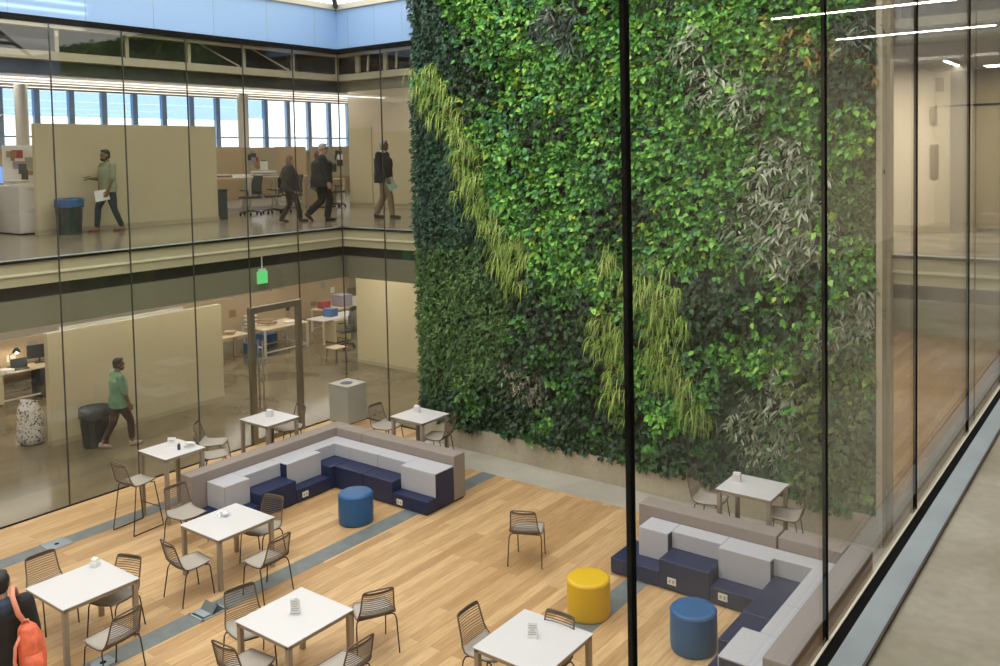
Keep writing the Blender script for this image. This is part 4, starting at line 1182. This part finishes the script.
    for i in (0, 1):
        pit = R(toes[i]); fd = Vector((0, math.cos(pit), -math.sin(pit))); up = Vector((0, math.sin(pit), math.cos(pit)))
        s = MB(); A = ank[i]
        P = lambda y, z: A + fd*y*k + up*(z-.085)*k
        s.tube([P(-.055, .040), P(-.02, .042), P(.05, .040), P(.12, .034), P(.18, .028), P(.20, .026)], [.034*k, .041*k, .041*k, .041*k, .032*k, .018*k], 12)
        s.tube([P(-.02, .04), P(-.015, .10)], [.042*k, .040*k], 12)
        s.build('shoe', cloth['shoes'], root, remesh=.010*k, sm=2)
    hb = MB()
    hm = cloth['hair']
    if hair in ('short', 'cap'):
        hb.ell(H(0, -.018, .050), (.081*k, .094*k, .092*k), 16, 10, Rh)
        hb.ell(H(0, -.045, -.005), (.074*k, .064*k, .075*k), 14, 8, Rh)
        hb.ell(H(0, .045, .105), (.055*k, .045*k, .028*k), 12, 8, Rh)
    elif hair == 'long':
        hb.ell(H(0, -.016, .045), (.090*k, .102*k, .098*k), 16, 10, Rh)
        hb.loft([(H(0, -.055, -.24), .070*k, .030*k), (H(0, -.06, -.15), .100*k, .050*k), (H(0, -.045, -.05), .096*k, .070*k), (H(0, -.03, .03), .090*k, .085*k)], 16)
    hb.build('hair', hm, root, remesh=.010*k, sm=2)
    if beard:
        bb = MB(); bb.ell(H(0, .045, -.078), (.056*k, .060*k, .046*k), 12, 8, Rh); bb.ell(H(0, .0, -.05), (.070*k, .05*k, .04*k), 12, 8, Rh)
        bb.build('beard', cloth['hair'], root, remesh=.010*k, sm=2)
    return root, dict(wr=wr, el=el, sh=sh, k=k, V=V, H=H)

# man in a sage shirt by the upper partition, walking to the left of the photo
p, j = human('man in a pale sage shirt walking left past the upper partition, holding white papers', (-4.52, -2.74, H2), -90, 1.80,
   [(-.24, .0, 0), (.22, 0, 0)], [(-.20, .10, .88), (.16, .27, 1.14)],
   dict(skin=M['skin1'], top=M['sage'], top_name='shirt', trousers=M['denim'], shoes=M['shoe_red'], hair=M['hair_dark'], sleeve=.42, hem=.84, leg=.060, cuff=.06), beard=True, girth=1.3, elbow=((-.3,-1,-.2),(.3,-.8,-.6)))
w = j['wr'][0]
e = empty('paper_sheet', (0,0,0), 0, 'white papers held at the hip by the man in the sage shirt', 'papers')
e.location = Vector((-4.52, -2.74, H2)) + Matrix.Rotation(R(-180), 3, 'Z') @ (w + Vector((.052, .10, -.10)))
MB().cbox(0, 0, 0, .012, .34, .24, 0, R(8)).build('sheets', M['paper'], e)
e = empty('phone', (0,0,0), 0, 'dark phone in the raised hand of the man in the sage shirt', 'phone')
e.location = Vector((-4.52, -2.74, H2)) + Matrix.Rotation(R(-180), 3, 'Z') @ (j['wr'][1] + Vector((-.02, .10, .035)))
MB().cbox(0, 0, 0, .07, .14, .010, 0, R(15)).build('phone_body', M['plastic_dark'], e, bevel=.003)

p, j = human('woman with long fair hair in a black jacket on the upper walkway', (-2.62, .70, H2), 62, 1.60,
   [(-.22, .02, 12), (.24, 0, 0)], [(-.24, .02, .92), (.24, .06, .90)],
   dict(skin=M['skin2'], top=M['black_cloth'], top_name='jacket', trousers=M['black_cloth'], shoes=M['shoe_dark'], hair=M['hair_blonde'], sleeve=1.0, hem=.82, pad=.05, leg=.066, flare=1.12), hair='long', girth=1.35, head_yaw=-25)
e = empty('shoulder_bag', (0,0,0), 0, 'black shoulder bag at the side of the woman with long fair hair', 'bag')
Mx = Matrix.Rotation(R(62-90), 3, 'Z')
e.location = Vector((-2.62, .70, H2)) + Mx @ Vector((-.29, -.06, .82)); e.rotation_euler = (0, 0, R(62-90))
MB().box(-.06, .06, -.17, .17, 0, .26).build('bag_body', M['black_cloth'], e, bevel=.03, seg=3)
MB().tube([(0, -.13, .25), (.02, -.05, .48), (.05, .0, .52), (.02, .05, .48), (0, .13, .25)], .012, 6).build('strap', M['black_cloth'], e)

p, j = human('tall heavy man in a dark coat striding along the upper walkway, papers in his hand', (-2.12, 1.25, H2), 55, 1.88,
   [(-.30, .09, 42), (.10, 0, 0)], [(-.30, -.06, .86), (.31, .12, .88)],
   dict(skin=M['skin2'], top=M['coat'], top_name='coat', trousers=M['black_cloth'], shoes=M['shoe_dark'], hair=M['hair_grey'], sleeve=1.0, hem=.78, pad=.04, leg=.078, flare=1.05), girth=1.68, head_yaw=-40, lean=.04)
Mx = Matrix.Rotation(R(55-90), 3, 'Z')
e = empty('paper_sheet', (0,0,0), R(55-90), 'white papers in the left hand of the man in the dark coat', 'papers')
e.location = Vector((-2.12, 1.25, H2)) + Mx @ (j['wr'][0] + Vector((-.03, -.05, -.12)))
MB().cbox(0, 0, 0, .01, .30, .21, 0, R(-35)).build('sheets', M['paper'], e)
MB().cbox(.008, 0, .0, .004, .28, .19, 0, R(-30)).build('under_sheets', M['sage'], e)
e = empty('eyeglasses', (0,0,0), R(55-90), 'thin dark eyeglasses worn by the man in the dark coat', 'glasses')
e.location = Vector((-2.12, 1.25, H2)); 
Hh = j['H']; kk = j['k']; mb = MB()
for s in (-1, 1):
    mb.tube([Hh(s*.032 + .022*math.cos(a*PI/5), .102, .016 + .016*math.sin(a*PI/5)) for a in range(10)], .003, 5, closed=True)
    mb.tube([Hh(s*.054, .102, .018), Hh(s*.082, 0, .018)], .003, 5)
mb.tube([Hh(-.01, .103, .018), Hh(.01, .103, .018)], .003, 5)
mb.build('eyeglass_frame', M['plastic_dark'], e)

p, j = human('grey-haired man in a navy blazer and khaki trousers at the corner of the upper floor', (-1.30, 2.52, H2), 25, 1.95,
   [(-.22, 0, 0), (.22, 0, 0)], [(-.22, .02, .86), (.24, .16, .90)],
   dict(skin=M['skin1'], top=M['navy_cloth'], top_name='blazer', trousers=M['khaki'], shoes=M['shoe_dark'], hair=M['hair_grey'], sleeve=1.0, hem=.80, pad=.03, leg=.070, neck=1.47), girth=1.42)
Mx = Matrix.Rotation(R(25-90), 3, 'Z')
MB().loft([(j['V'](0, -.008, 1.47), .072*j['k'], .072*j['k']), (j['V'](0, .0, 1.525), .064*j['k'], .068*j['k'])], 18).build('shirt_collar', M['paper'], p, smooth=True)
e = empty('folder', (0,0,0), R(25-90), 'pale green folder held by the man in the navy blazer', 'folder')
e.location = Vector((-1.30, 2.52, H2)) + Mx @ (j['wr'][1] + Vector((-.045, .10, -.14)))
MB().cbox(0, 0, 0, .014, .22, .30, 0, R(28)).build('cover', M['folder'], e, bevel=.003)
MB().cbox(0, .0, 0, .008, .215, .305, 0, R(28)).build('pages', M['paper'], e)

p, j = human('bearded man in a green shirt walking past the lower partition and trash can', (-2.20, -3.93, 0), 78, 1.76,
   [(-.30, .03, 18), (.20, 0, 0)], [(-.22, .04, .86), (.26, .12, .88)],
   dict(skin=M['skin1'], top=M['green_shirt'], top_name='shirt', trousers=M['maroon'], shoes=M['shoe_tan'], hair=M['hair_dark'], sleeve=.62, hem=.80, pad=.022, leg=.062, cuff=.16, flare=1.08), beard=True, girth=1.2, head_yaw=-10)

# person with an orange backpack, cut by the lower left corner
p, j = human('person in dark clothes seen from behind at the bottom left corner, orange backpack', (5.46, -9.22, 0), 150, 1.68,
   [(-.12, .02, 10), (.14, 0, 0)], [(-.22, .08, .86), (.25, .10, .90)],
   dict(skin=M['skin2'], top=M['black_cloth'], top_name='jacket', trousers=M['denim'], shoes=M['shoe_dark'], hair=M['hair_dark'], sleeve=1.0, hem=.80, pad=.04, leg=.066), girth=1.1, hair='short')
hd = MB(); V = j['V']
hd.loft([(V(0, -.08, 1.34), .10, .05), (V(0, -.085, 1.42), .14, .075), (V(0, -.07, 1.48), .12, .08), (V(0, -.05, 1.51), .085, .07)], 18)
hd.build('hood', mat('hood_blue', (.03,.05,.09), .8), p, remesh=.012)
bp = empty('backpack', (5.415, -9.295, .05), R(150-90), 'orange backpack hanging from the right shoulder of the dark-clothed person', 'backpack')
mb = MB()
mb.loft([((.34, -.18, .64), .10, .09), ((.35, -.18, .70), .115, .12), ((.35, -.18, .86), .12, .125), ((.335, -.17, 1.02), .11, .11), ((.31, -.16, 1.13), .08, .075), ((.30, -.15, 1.17), .04, .04)], 20)
mb.build('pack_body', M['orange'], bp, remesh=.012)
MB().loft([((.37, -.27, .68), .08, .05), ((.375, -.28, .78), .088, .055), ((.365, -.27, .90), .07, .045)], 16).build('front_pocket', M['orange'], bp, smooth=True)
MB().tube([(.30, -.14, 1.15), (.245, -.18, 1.28), (.20, -.14, 1.43), (.185, -.03, 1.475), (.19, .09, 1.42), (.21, .15, 1.28), (.25, .12, 1.08)], .024, 8).build('shoulder_strap', M['orange_pale'], bp, smooth=True)
MB().tube([(.27, -.20, 1.10), (.22, -.26, 1.0), (.21, -.27, .85), (.25, -.25, .70)], .016, 8).build('side_strap', M['orange_pale'], bp, smooth=True)
MB().tube([(.265, -.16, 1.15), (.28, -.18, 1.21), (.32, -.18, 1.21), (.335, -.16, 1.15)], .010, 6).build('top_loop', M['orange_pale'], bp, smooth=True)
# ------------------------------------------------------------------ the planted wall
REG = [
    ('grass', [(2.51, 7.4), (2.99, 7.44), (3.54, 6.84), (3.97, 6.29), (4.38, 5.73), (4.41, 5.08), (4.75, 4.35), (5.29, 4.19), (5.38, 3.48), (4.76, 3.25), (4.43, 3.78), (4.07, 4.14), (3.92, 4.8), (3.69, 5.45), (3.38, 6.03), (2.88, 6.43), (2.51, 6.74)]),
    ('darkfern', [(2.31, 9.29), (3.35, 9.15), (3.52, 8.0), (3.6, 7.43), (3.54, 7.06), (3.29, 6.98), (2.99, 7.44), (2.24, 7.42)]),
    ('ivy', [(3.55, 7.25), (4.57, 7.22), (4.6, 6.63), (4.26, 6.37), (3.92, 6.35), (3.54, 6.88)]),
    ('darkfern', [(2.22, 6.79), (2.88, 6.43), (3.38, 6.03), (3.69, 5.45), (3.92, 4.8), (4.07, 4.14), (4.14, 3.86), (2.11, 3.76)]),
    ('silver_small', [(3.67, 2.98), (4.65, 3.24), (4.98, 2.81), (4.74, 2.14), (4.14, 2.17), (3.78, 2.41)]),
    ('silver_small', [(4.85, 2.15), (5.52, 1.78), (5.62, 1.25), (5.17, 1.0), (4.84, 1.5)]),
    ('fern', [(2.11, 3.86), (4.14, 3.86), (4.65, 3.33), (4.91, 2.8), (4.81, 2.33), (4.72, 1.67), (3.1, 1.02), (2.0, 0.78)]),
    ('darkspear', [(5.45, 8.17), (6.4, 8.15), (6.53, 7.55), (6.32, 7.19), (6.07, 7.5), (5.44, 7.73)]),
    ('grass', [(6.66, 4.07), (7.31, 4.19), (7.36, 3.61), (6.81, 3.57)]),
    ('grass', [(7.44, 3.86), (8.04, 3.73), (8.52, 3.44), (8.51, 2.89), (7.57, 2.63)]),
    ('grass', [(6.56, 2.86), (7.1, 2.97), (7.45, 1.99), (7.36, 1.17), (6.91, 1.41), (6.59, 2.26)]),
    ('grass', [(7.57, 2.68), (8.21, 2.53), (8.77, 1.96), (9.14, 1.39), (8.94, 1.12), (8.46, 1.52), (7.84, 2.08)]),
    ('spear', [(8.35, 7.38), (9.02, 7.17), (9.66, 6.45), (9.65, 5.93), (9.26, 5.94), (8.68, 6.43), (8.21, 7.08)]),
    ('spear', [(9.42, 5.79), (10.26, 5.77), (10.66, 5.4), (10.69, 4.9), (10.57, 4.11), (10.1, 3.86), (9.24, 3.81), (9.0, 4.41), (9.49, 5.03)]),
    ('darkspear', [(10.67, 7.59), (11.51, 7.63), (11.51, 6.69), (10.76, 6.85)]),
    ('ochre', [(9.66, 7.34), (10.26, 7.14), (10.69, 7.03), (11.51, 6.72), (11.51, 6.64), (10.66, 6.83), (9.81, 7.1)]),
    ('spear', [(9.39, 1.97), (9.94, 2.35), (10.42, 2.27), (10.24, 1.35), (10.01, 0.85), (9.3, 0.79), (9.22, 1.48)]),
    ('spear', [(10.47, 3.52), (11.51, 3.6), (11.51, 2.91), (10.54, 2.72)]),
    ('darkfern', [(10.48, 6.76), (11.51, 6.62), (11.51, 6.28), (10.69, 6.32)]),
    ('fern', [(10.62, 5.33), (11.51, 5.46), (11.51, 4.37), (10.69, 4.33)]),
    ('ivy', [(8.48, 3.44), (10.1, 3.71), (10.61, 4.01), (10.61, 3.75), (10.1, 2.97), (9.15, 2.72), (8.47, 2.8)]),
    ('olive', [(10.24, 2.69), (11.51, 2.91), (11.51, -0.13), (10.23, -0.46), (10.16, 1.34)]),
    ('ivy', [(7.55, 1.04), (8.63, 1.06), (9.21, 0.69), (8.96, -0.15), (7.34, -0.19)]),
    ('ivy', [(2.0, 0.78), (3.1, 1.02), (4.72, 1.58), (5.5, 1.05), (6.57, 1.39), (7.55, 1.04), (7.52, -0.49), (1.91, -1.8)]),
]
def inpoly(px, pz, poly):
    inside = np.zeros(px.shape, bool); n = len(poly); k = n-1
    for i in range(n):
        xi, zi = poly[i]; xk, zk = poly[k]
        c = ((zi > pz) != (zk > pz)) & (px < (xk-xi)*(pz-zi)/((zk-zi) or 1e-9)+xi)
        inside ^= c; k = i
    return inside
def vnoise(x, z, s, seed):
    """smooth value noise in numpy"""
    r = np.random.default_rng(seed); G = r.random((64, 64))
    u, v = x*s+100, z*s+100
    i, k = np.floor(u).astype(int), np.floor(v).astype(int); fu, fv = u-i, v-k
    fu = fu*fu*(3-2*fu); fv = fv*fv*(3-2*fv)
    g = lambda a, b: G[a % 64, b % 64]
    return (g(i, k)*(1-fu)+g(i+1, k)*fu)*(1-fv) + (g(i, k+1)*(1-fu)+g(i+1, k+1)*fu)*fv
KINDS = {
 # leaf template (t along, half width), length range, leaves per plant, spacing, outward, droop, curl
 'broad':   dict(L=(.07,.12), prof=[(0,.03),(.18,.30),(.38,.40),(.6,.30),(.82,.15),(1,.01)], n=7, g=.078, out=.65, droop=.45, fold=.10, curl=.18),
 'teal':    dict(L=(.065,.115), prof=[(0,.03),(.2,.30),(.45,.38),(.7,.24),(1,.01)], n=7, g=.078, out=.65, droop=.40, fold=.10, curl=.18),
 'yellow':  dict(L=(.07,.115), prof=[(0,.03),(.2,.26),(.4,.36),(.7,.20),(1,.01)], n=6, g=.09, out=.75, droop=.35, fold=.10, curl=.2),
 'ivy':     dict(L=(.06,.115), prof=[(0,.05),(.12,.40),(.35,.44),(.6,.25),(1,.01)], n=6, g=.080, out=.55, droop=.75, fold=.08, curl=.12),
 'ivybright': dict(L=(.065,.115), prof=[(0,.05),(.12,.38),(.35,.42),(.6,.25),(1,.01)], n=6, g=.086, out=.6, droop=.6, fold=.08, curl=.15),
 'fern':    dict(L=(.06,.10), prof=[(0,.03),(.3,.22),(.6,.20),(1,.01)], n=9, g=.072, out=.6, droop=.2, fold=.06, curl=.25),
 'darkfern': dict(L=(.06,.10), prof=[(0,.03),(.3,.22),(.6,.20),(1,.01)], n=9, g=.072, out=.55, droop=.4, fold=.06, curl=.25),
 'olive':   dict(L=(.07,.12), prof=[(0,.03),(.2,.28),(.45,.32),(.75,.18),(1,.01)], n=7, g=.082, out=.6, droop=.5, fold=.08, curl=.18),
 'ochre':   dict(L=(.09,.15), prof=[(0,.03),(.3,.16),(.6,.14),(1,.01)], n=7, g=.085, out=.6, droop=.5, fold=.06, curl=.25),
 'spear':   dict(L=(.10,.17), prof=[(0,.02),(.25,.11),(.5,.125),(.75,.09),(1,.005)], n=6, g=.088, out=.75, droop=.35, fold=.05, curl=.35),
 'darkspear': dict(L=(.12,.20), prof=[(0,.02),(.25,.09),(.5,.10),(.75,.07),(1,.005)], n=8, g=.085, out=.7, droop=.5, fold=.05, curl=.35),
 'silver_small': dict(L=(.06,.11), prof=[(0,.02),(.25,.14),(.5,.15),(.75,.09),(1,.005)], n=8, g=.075, out=.65, droop=.4, fold=.05, curl=.3),
 'grass':   dict(L=(.26,.44), prof=[(0,.016),(.2,.022),(.4,.022),(.6,.019),(.8,.013),(1,.002)], n=11, g=.115, out=.8, droop=.15, fold=.004, curl=1.35),
}
LEAF = {
 'broad': [(.014,.065,.012),(.036,.15,.024),(.085,.29,.04),(.16,.43,.06),(.34,.62,.10)],
 'teal': [(.025,.11,.045),(.05,.19,.07),(.09,.29,.10),(.17,.40,.16)],
 'yellow': [(.15,.32,.025),(.25,.42,.035),(.36,.50,.04),(.47,.55,.06)],
 'ivy': [(.006,.016,.008),(.012,.034,.012),(.022,.062,.019),(.045,.12,.03)],
 'ivybright': [(.012,.045,.011),(.028,.10,.02),(.06,.19,.032),(.12,.30,.045)],
 'fern': [(.028,.07,.02),(.05,.115,.03),(.08,.17,.04),(.13,.25,.055)],
 'darkfern': [(.008,.03,.019),(.016,.055,.034),(.03,.09,.045),(.055,.14,.06)],
 'olive': [(.035,.06,.014),(.065,.105,.022),(.11,.165,.03),(.18,.26,.045)],
 'ochre': [(.18,.13,.03),(.30,.22,.05),(.40,.27,.07)],
 'spear': [(.05,.09,.035),(.12,.18,.08),(.30,.35,.22),(.52,.56,.42)],
 'darkspear': [(.010,.022,.014),(.025,.05,.03),(.07,.11,.07),(.26,.31,.24)],
 'silver_small': [(.04,.05,.028),(.09,.10,.06),(.20,.20,.13),(.34,.33,.23)],
 'grass': [(.09,.20,.025),(.19,.32,.045),(.32,.44,.08),(.48,.55,.17)],
}
PLANT = {
 'broad': ('broadleaf_plants', 'broad bright green leaves covering the upper planted wall'),
 'teal': ('bluegreen_plants', 'blue-green leaves in drifts'), 'yellow': ('yellow_leaf_plants', 'yellow-green young leaves in spots'),
 'ivy': ('ivy_plants', 'dark glossy ivy-like leaves along the bottom'), 'ivybright': ('trailing_plants', 'mid green trailing leaves among the dark ones'),
 'fern': ('fern_plants', 'fine mid green ferns at the lower left'), 'darkfern': ('dark_fern_plants', 'fine dark blue-green ferns at the left edge'),
 'olive': ('olive_leaf_plants', 'olive green leaves at the lower right'), 'ochre': ('ochre_leaf_plants', 'ochre brown narrow leaves, upper right'),
 'spear': ('silver_spear_plants', 'silver-striped spear leaves on the right'), 'darkspear': ('dark_spear_plants', 'dark narrow spear leaves'),
 'silver_small': ('silver_leaf_plants', 'small silver-grey leaves, lower left'), 'grass': ('grass_plants', 'arching yellow-green grass running diagonally'),
}
wall_root = empty('planted_wall', (6.88, -.205, .3), 0, 'tall living wall of green plants behind the seating, floor to skylight', 'living wall')
off = np.array([6.88, -.205, .3])
XA, XB, ZA, ZB = 2.50, 11.31, .46, 8.95
names_ = list(KINDS)
def kind_at(x, z, r1, r2):
    wx = x + .20*(vnoise(x, z, 2.2, 1)-.5)*2 + .10*(vnoise(x, z, 7, 2)-.5)*2 + .22*(r1-.5)
    wz = z + .20*(vnoise(x, z, 2.2, 3)-.5)*2 + .10*(vnoise(x, z, 7, 4)-.5)*2 + .22*(r2-.5)
    ix = names_.index
    k = np.full(x.shape, ix('broad'))
    n1 = vnoise(x, z, 1.3, 5); n2 = vnoise(x, z, 2.3, 6); n3 = vnoise(x, z, 1.5, 9); n4 = vnoise(x, z, 3.1, 12)
    k[r1 < .08 + 1.6*np.clip(n1-.60, 0, 1)] = ix('teal')
    k[r2 < .03 + 1.5*np.clip(n2-.72, 0, 1)] = ix('yellow')
    k[r2 > 1.02 - 2.4*np.clip(n3-.58, 0, 1)] = ix('ivy')
    k[(r1 > .93) & (n4 > .5)] = ix('ivybright')
    low = z < (3.7 - .25*(x-5) + 1.0*(n1-.5) + .5*(r1-.5))
    k[low] = ix('ivybright'); k[low & (n3 + .3*(r2-.5) > .40)] = ix('ivy'); k[low & (n2 + .25*(r1-.5) > .74)] = ix('broad')
    for nm, poly in REG:
        ins = inpoly(wx, wz, poly)
        if nm in ('spear', 'darkspear', 'silver_small'): ins &= (r1*7 % 1) > (.22 if nm == 'spear' else .15)
        elif nm in ('ivy', 'olive', 'ochre'): ins &= (r1*7 % 1) > .15
        if nm == 'grass': ins &= (r1*7 % 1) > .25
        k[ins] = ix(nm)
    b = (k == ix('ivy')) & (z < 2.9) & (n2 + .3*(r1-.5) > .66)
    k[b] = ix('ivybright')
    return k
def surf(x, z):
    return .04 + .20*vnoise(x, z, 1.6, 7) + .13*vnoise(x, z, 4.5, 8)
for nm, K in KINDS.items():
    g = K['g']
    xs, zs = np.meshgrid(np.arange(XA, XB, g), np.arange(ZA, ZB, g))
    x = (xs + rng.uniform(-.45, .45, xs.shape)*g).ravel(); z = (zs + rng.uniform(-.45, .45, zs.shape)*g).ravel()
    x = np.clip(x, XA, XB)
    r1, r2 = rng.random(x.shape), rng.random(x.shape)
    sel = kind_at(x, z, r1, r2) == names_.index(nm)
    x, z = x[sel], z[sel]
    if len(x) == 0: continue
    n = K['n']; P = np.repeat(np.stack([x, z], 1), n, 0); N = len(P)
    d0 = surf(P[:, 0], P[:, 1])
    edge_in = np.minimum(1, np.minimum((P[:, 0]-XA)/.25, (XB-P[:, 0])/.25)*.5+.5)
    pj = np.repeat(rng.uniform(.55, 1.25, len(x)), n)
    depth = d0*edge_in*pj*rng.uniform(.6, 1.05, N)
    base = np.stack([P[:, 0] + rng.normal(0, g*.25, N), -.205-depth, P[:, 1] + rng.normal(0, g*.25, N)], 1)
    ang = rng.uniform(0, 2*np.pi, N)
    d = np.stack([np.cos(ang)*.8, -K['out']*rng.uniform(.5, 1.3, N), np.sin(ang)*.6-K['droop']*rng.uniform(.4, 1.4, N)], 1)
    if nm == 'grass': d = np.stack([rng.normal(0, .38, N), -K['out']*rng.uniform(.4, 1.2, N), rng.uniform(.1, .9, N)], 1)
    d /= np.linalg.norm(d, axis=1)[:, None]
    n0 = np.stack([rng.normal(0, .55, N), -.8+rng.normal(0, .3, N), .6+rng.normal(0, .4, N)], 1)
    nr = n0 - (n0*d).sum(1)[:, None]*d; nr /= np.linalg.norm(nr, axis=1)[:, None]
    wv = np.cross(d, nr)
    Ln = rng.uniform(*K['L'], N)
    pr = K['prof']; m = len(pr)
    V = np.zeros((N, m, 3, 3))
    down = np.array([0, 0, -1.0])
    for i, (t, hw) in enumerate(pr):
        c = base + d*(t*Ln)[:, None] + down*(K['curl']*t*t*Ln)[:, None]
        if nm == 'grass':
            c = base + d*(t*(1-.35*t)*Ln)[:, None] + down*(.95*t*t*Ln)[:, None]
        ww = wv*(hw*Ln)[:, None]; fo = nr*(K['fold']*hw*1.4*Ln)[:, None]
        V[:, i, 0] = c - ww + fo; V[:, i, 1] = c - fo; V[:, i, 2] = c + ww + fo
    V -= off
    nv = m*3
    f = []
    for i in range(m-1):
        a = i*3
        f += [(a, a+1, a+4, a+3), (a+1, a+2, a+5, a+4)]
    f = np.array(f); F = (np.arange(N)*nv)[:, None, None] + f[None]
    F = F.reshape(-1, 4); V = V.reshape(-1, 3)
    me = bpy.data.meshes.new(PLANT[nm][0])
    me.vertices.add(len(V)); me.vertices.foreach_set('co', V.astype(np.float32).ravel())
    me.loops.add(F.size); me.loops.foreach_set('vertex_index', F.astype(np.int32).ravel())
    me.polygons.add(len(F)); me.polygons.foreach_set('loop_start', np.arange(0, F.size, 4, dtype=np.int32))
    me.polygons.foreach_set('use_smooth', np.ones(len(F), bool))
    me.update(calc_edges=True)
    me.materials.append(leaf_mat('leaf_'+nm, LEAF[nm], .42 if nm in ('ivy', 'ivybright', 'broad', 'teal') else .55))
    o = bpy.data.objects.new(PLANT[nm][0], me); col.objects.link(o); o.parent = wall_root
    o['label'] = PLANT[nm][1]; o['kind'] = 'stuff'
# felt backing of the planting
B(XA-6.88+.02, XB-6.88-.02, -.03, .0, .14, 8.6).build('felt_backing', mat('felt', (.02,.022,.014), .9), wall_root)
# ------------------------------------------------------------------ light and camera
def area(name, loc, sx, sy, power, color=(1, .88, .72), rot=(0, 0, 0)):
    l = bpy.data.lights.new(name, 'AREA'); l.shape = 'RECTANGLE'; l.size = sx; l.size_y = sy; l.energy = power; l.color = color
    o = bpy.data.objects.new(name, l); col.objects.link(o); o.location = loc; o.rotation_euler = rot
    return o
LW = FILL_K
COOL = (1, .93, .82)
for i, x in enumerate((-2.2, -6.0, -10.0)):  # unseen area lights added to light the lower office
    area('office_fill', (x, .5, 3.55), .25, 22, 300*LW, COOL)
area('office_fill', (-1.6, 1.8, 3.55), .8, 1.5, 45*LW)
area('lower_fill', (8.0, 6.5, 3.55), .3, 12, 150*LW, COOL); area('lower_fill', (12.5, 6.5, 3.55), .3, 12, 130*LW, COOL)  # unseen fill added for the lower floor behind the planting
area('upper_fill', (11.0, 2.2, 7.05), 3, .5, 170*LW, COOL); area('upper_fill', (14.0, 4.5, 7.05), 3, .5, 90*LW, COOL)  # unseen fill added to brighten the upper right room
for x in (-2.5, -6.5, -12): area('upper_office_fill', (x, 2, 8.25), .4, 24, 330*LW, COOL)  # unseen fill added to light the upper office beyond its strips
sl = bpy.data.lights.new('sun', 'SUN'); sl.energy = 7; sl.angle = R(.25); so = bpy.data.objects.new('sun', sl); col.objects.link(so)
so.rotation_euler = Vector((-math.cos(R(5.0)), -.12, -math.sin(R(5.0)))).to_track_quat('-Z', 'Y').to_euler()
w = bpy.data.worlds.new('World'); scene.world = w; w.use_nodes = True
bg = w.node_tree.nodes['Background']; bg.inputs['Color'].default_value = (.93, .96, 1, 1); bg.inputs['Strength'].default_value = WORLD_STR

cam = bpy.data.cameras.new('Camera'); co = bpy.data.objects.new('Camera', cam); col.objects.link(co)
f, ppx, ppy, yaw, pit, rol = 869.7417, 543.6943, 195.0446, .6201676, .0470986, -.0181788
cam.sensor_width = 36; cam.lens = f*36/1000
cam.shift_x = (500-ppx)/1000; cam.shift_y = (ppy-333)/1000
cam.clip_start = .05; cam.clip_end = 200
right = Vector((math.cos(yaw), math.sin(yaw), 0)); fwd = Vector((-math.sin(yaw), math.cos(yaw), 0)); down = Vector((0, 0, -1))
d2 = down*math.cos(pit) - fwd*math.sin(pit); f2 = down*math.sin(pit) + fwd*math.cos(pit)
r3 = right*math.cos(rol) - d2*math.sin(rol); d3 = right*math.sin(rol) + d2*math.cos(rol)
m = Matrix((r3, -d3, -f2)).transposed().to_4x4(); m.translation = (14.5643, -12.8223, 5.6320)
co.matrix_world = m
scene.camera = co

vs = scene.view_settings
scene.display_settings.display_device = 'sRGB'
vs.view_transform = 'Standard'; vs.look = 'None'; vs.gamma = 1; vs.use_curve_mapping = False; vs.exposure = EXPOSURE
cy = scene.cycles
cy.max_bounces = 10; cy.diffuse_bounces = 5; cy.glossy_bounces = 5; cy.transparent_max_bounces = 32; cy.transmission_bounces = 6
cy.use_denoising = True; cy.caustics_reflective = False; cy.caustics_refractive = False; cy.sample_clamp_indirect = 6
try: cy.denoiser = 'OPENIMAGEDENOISE'; cy.denoising_input_passes = 'RGB_ALBEDO_NORMAL'
except Exception: pass
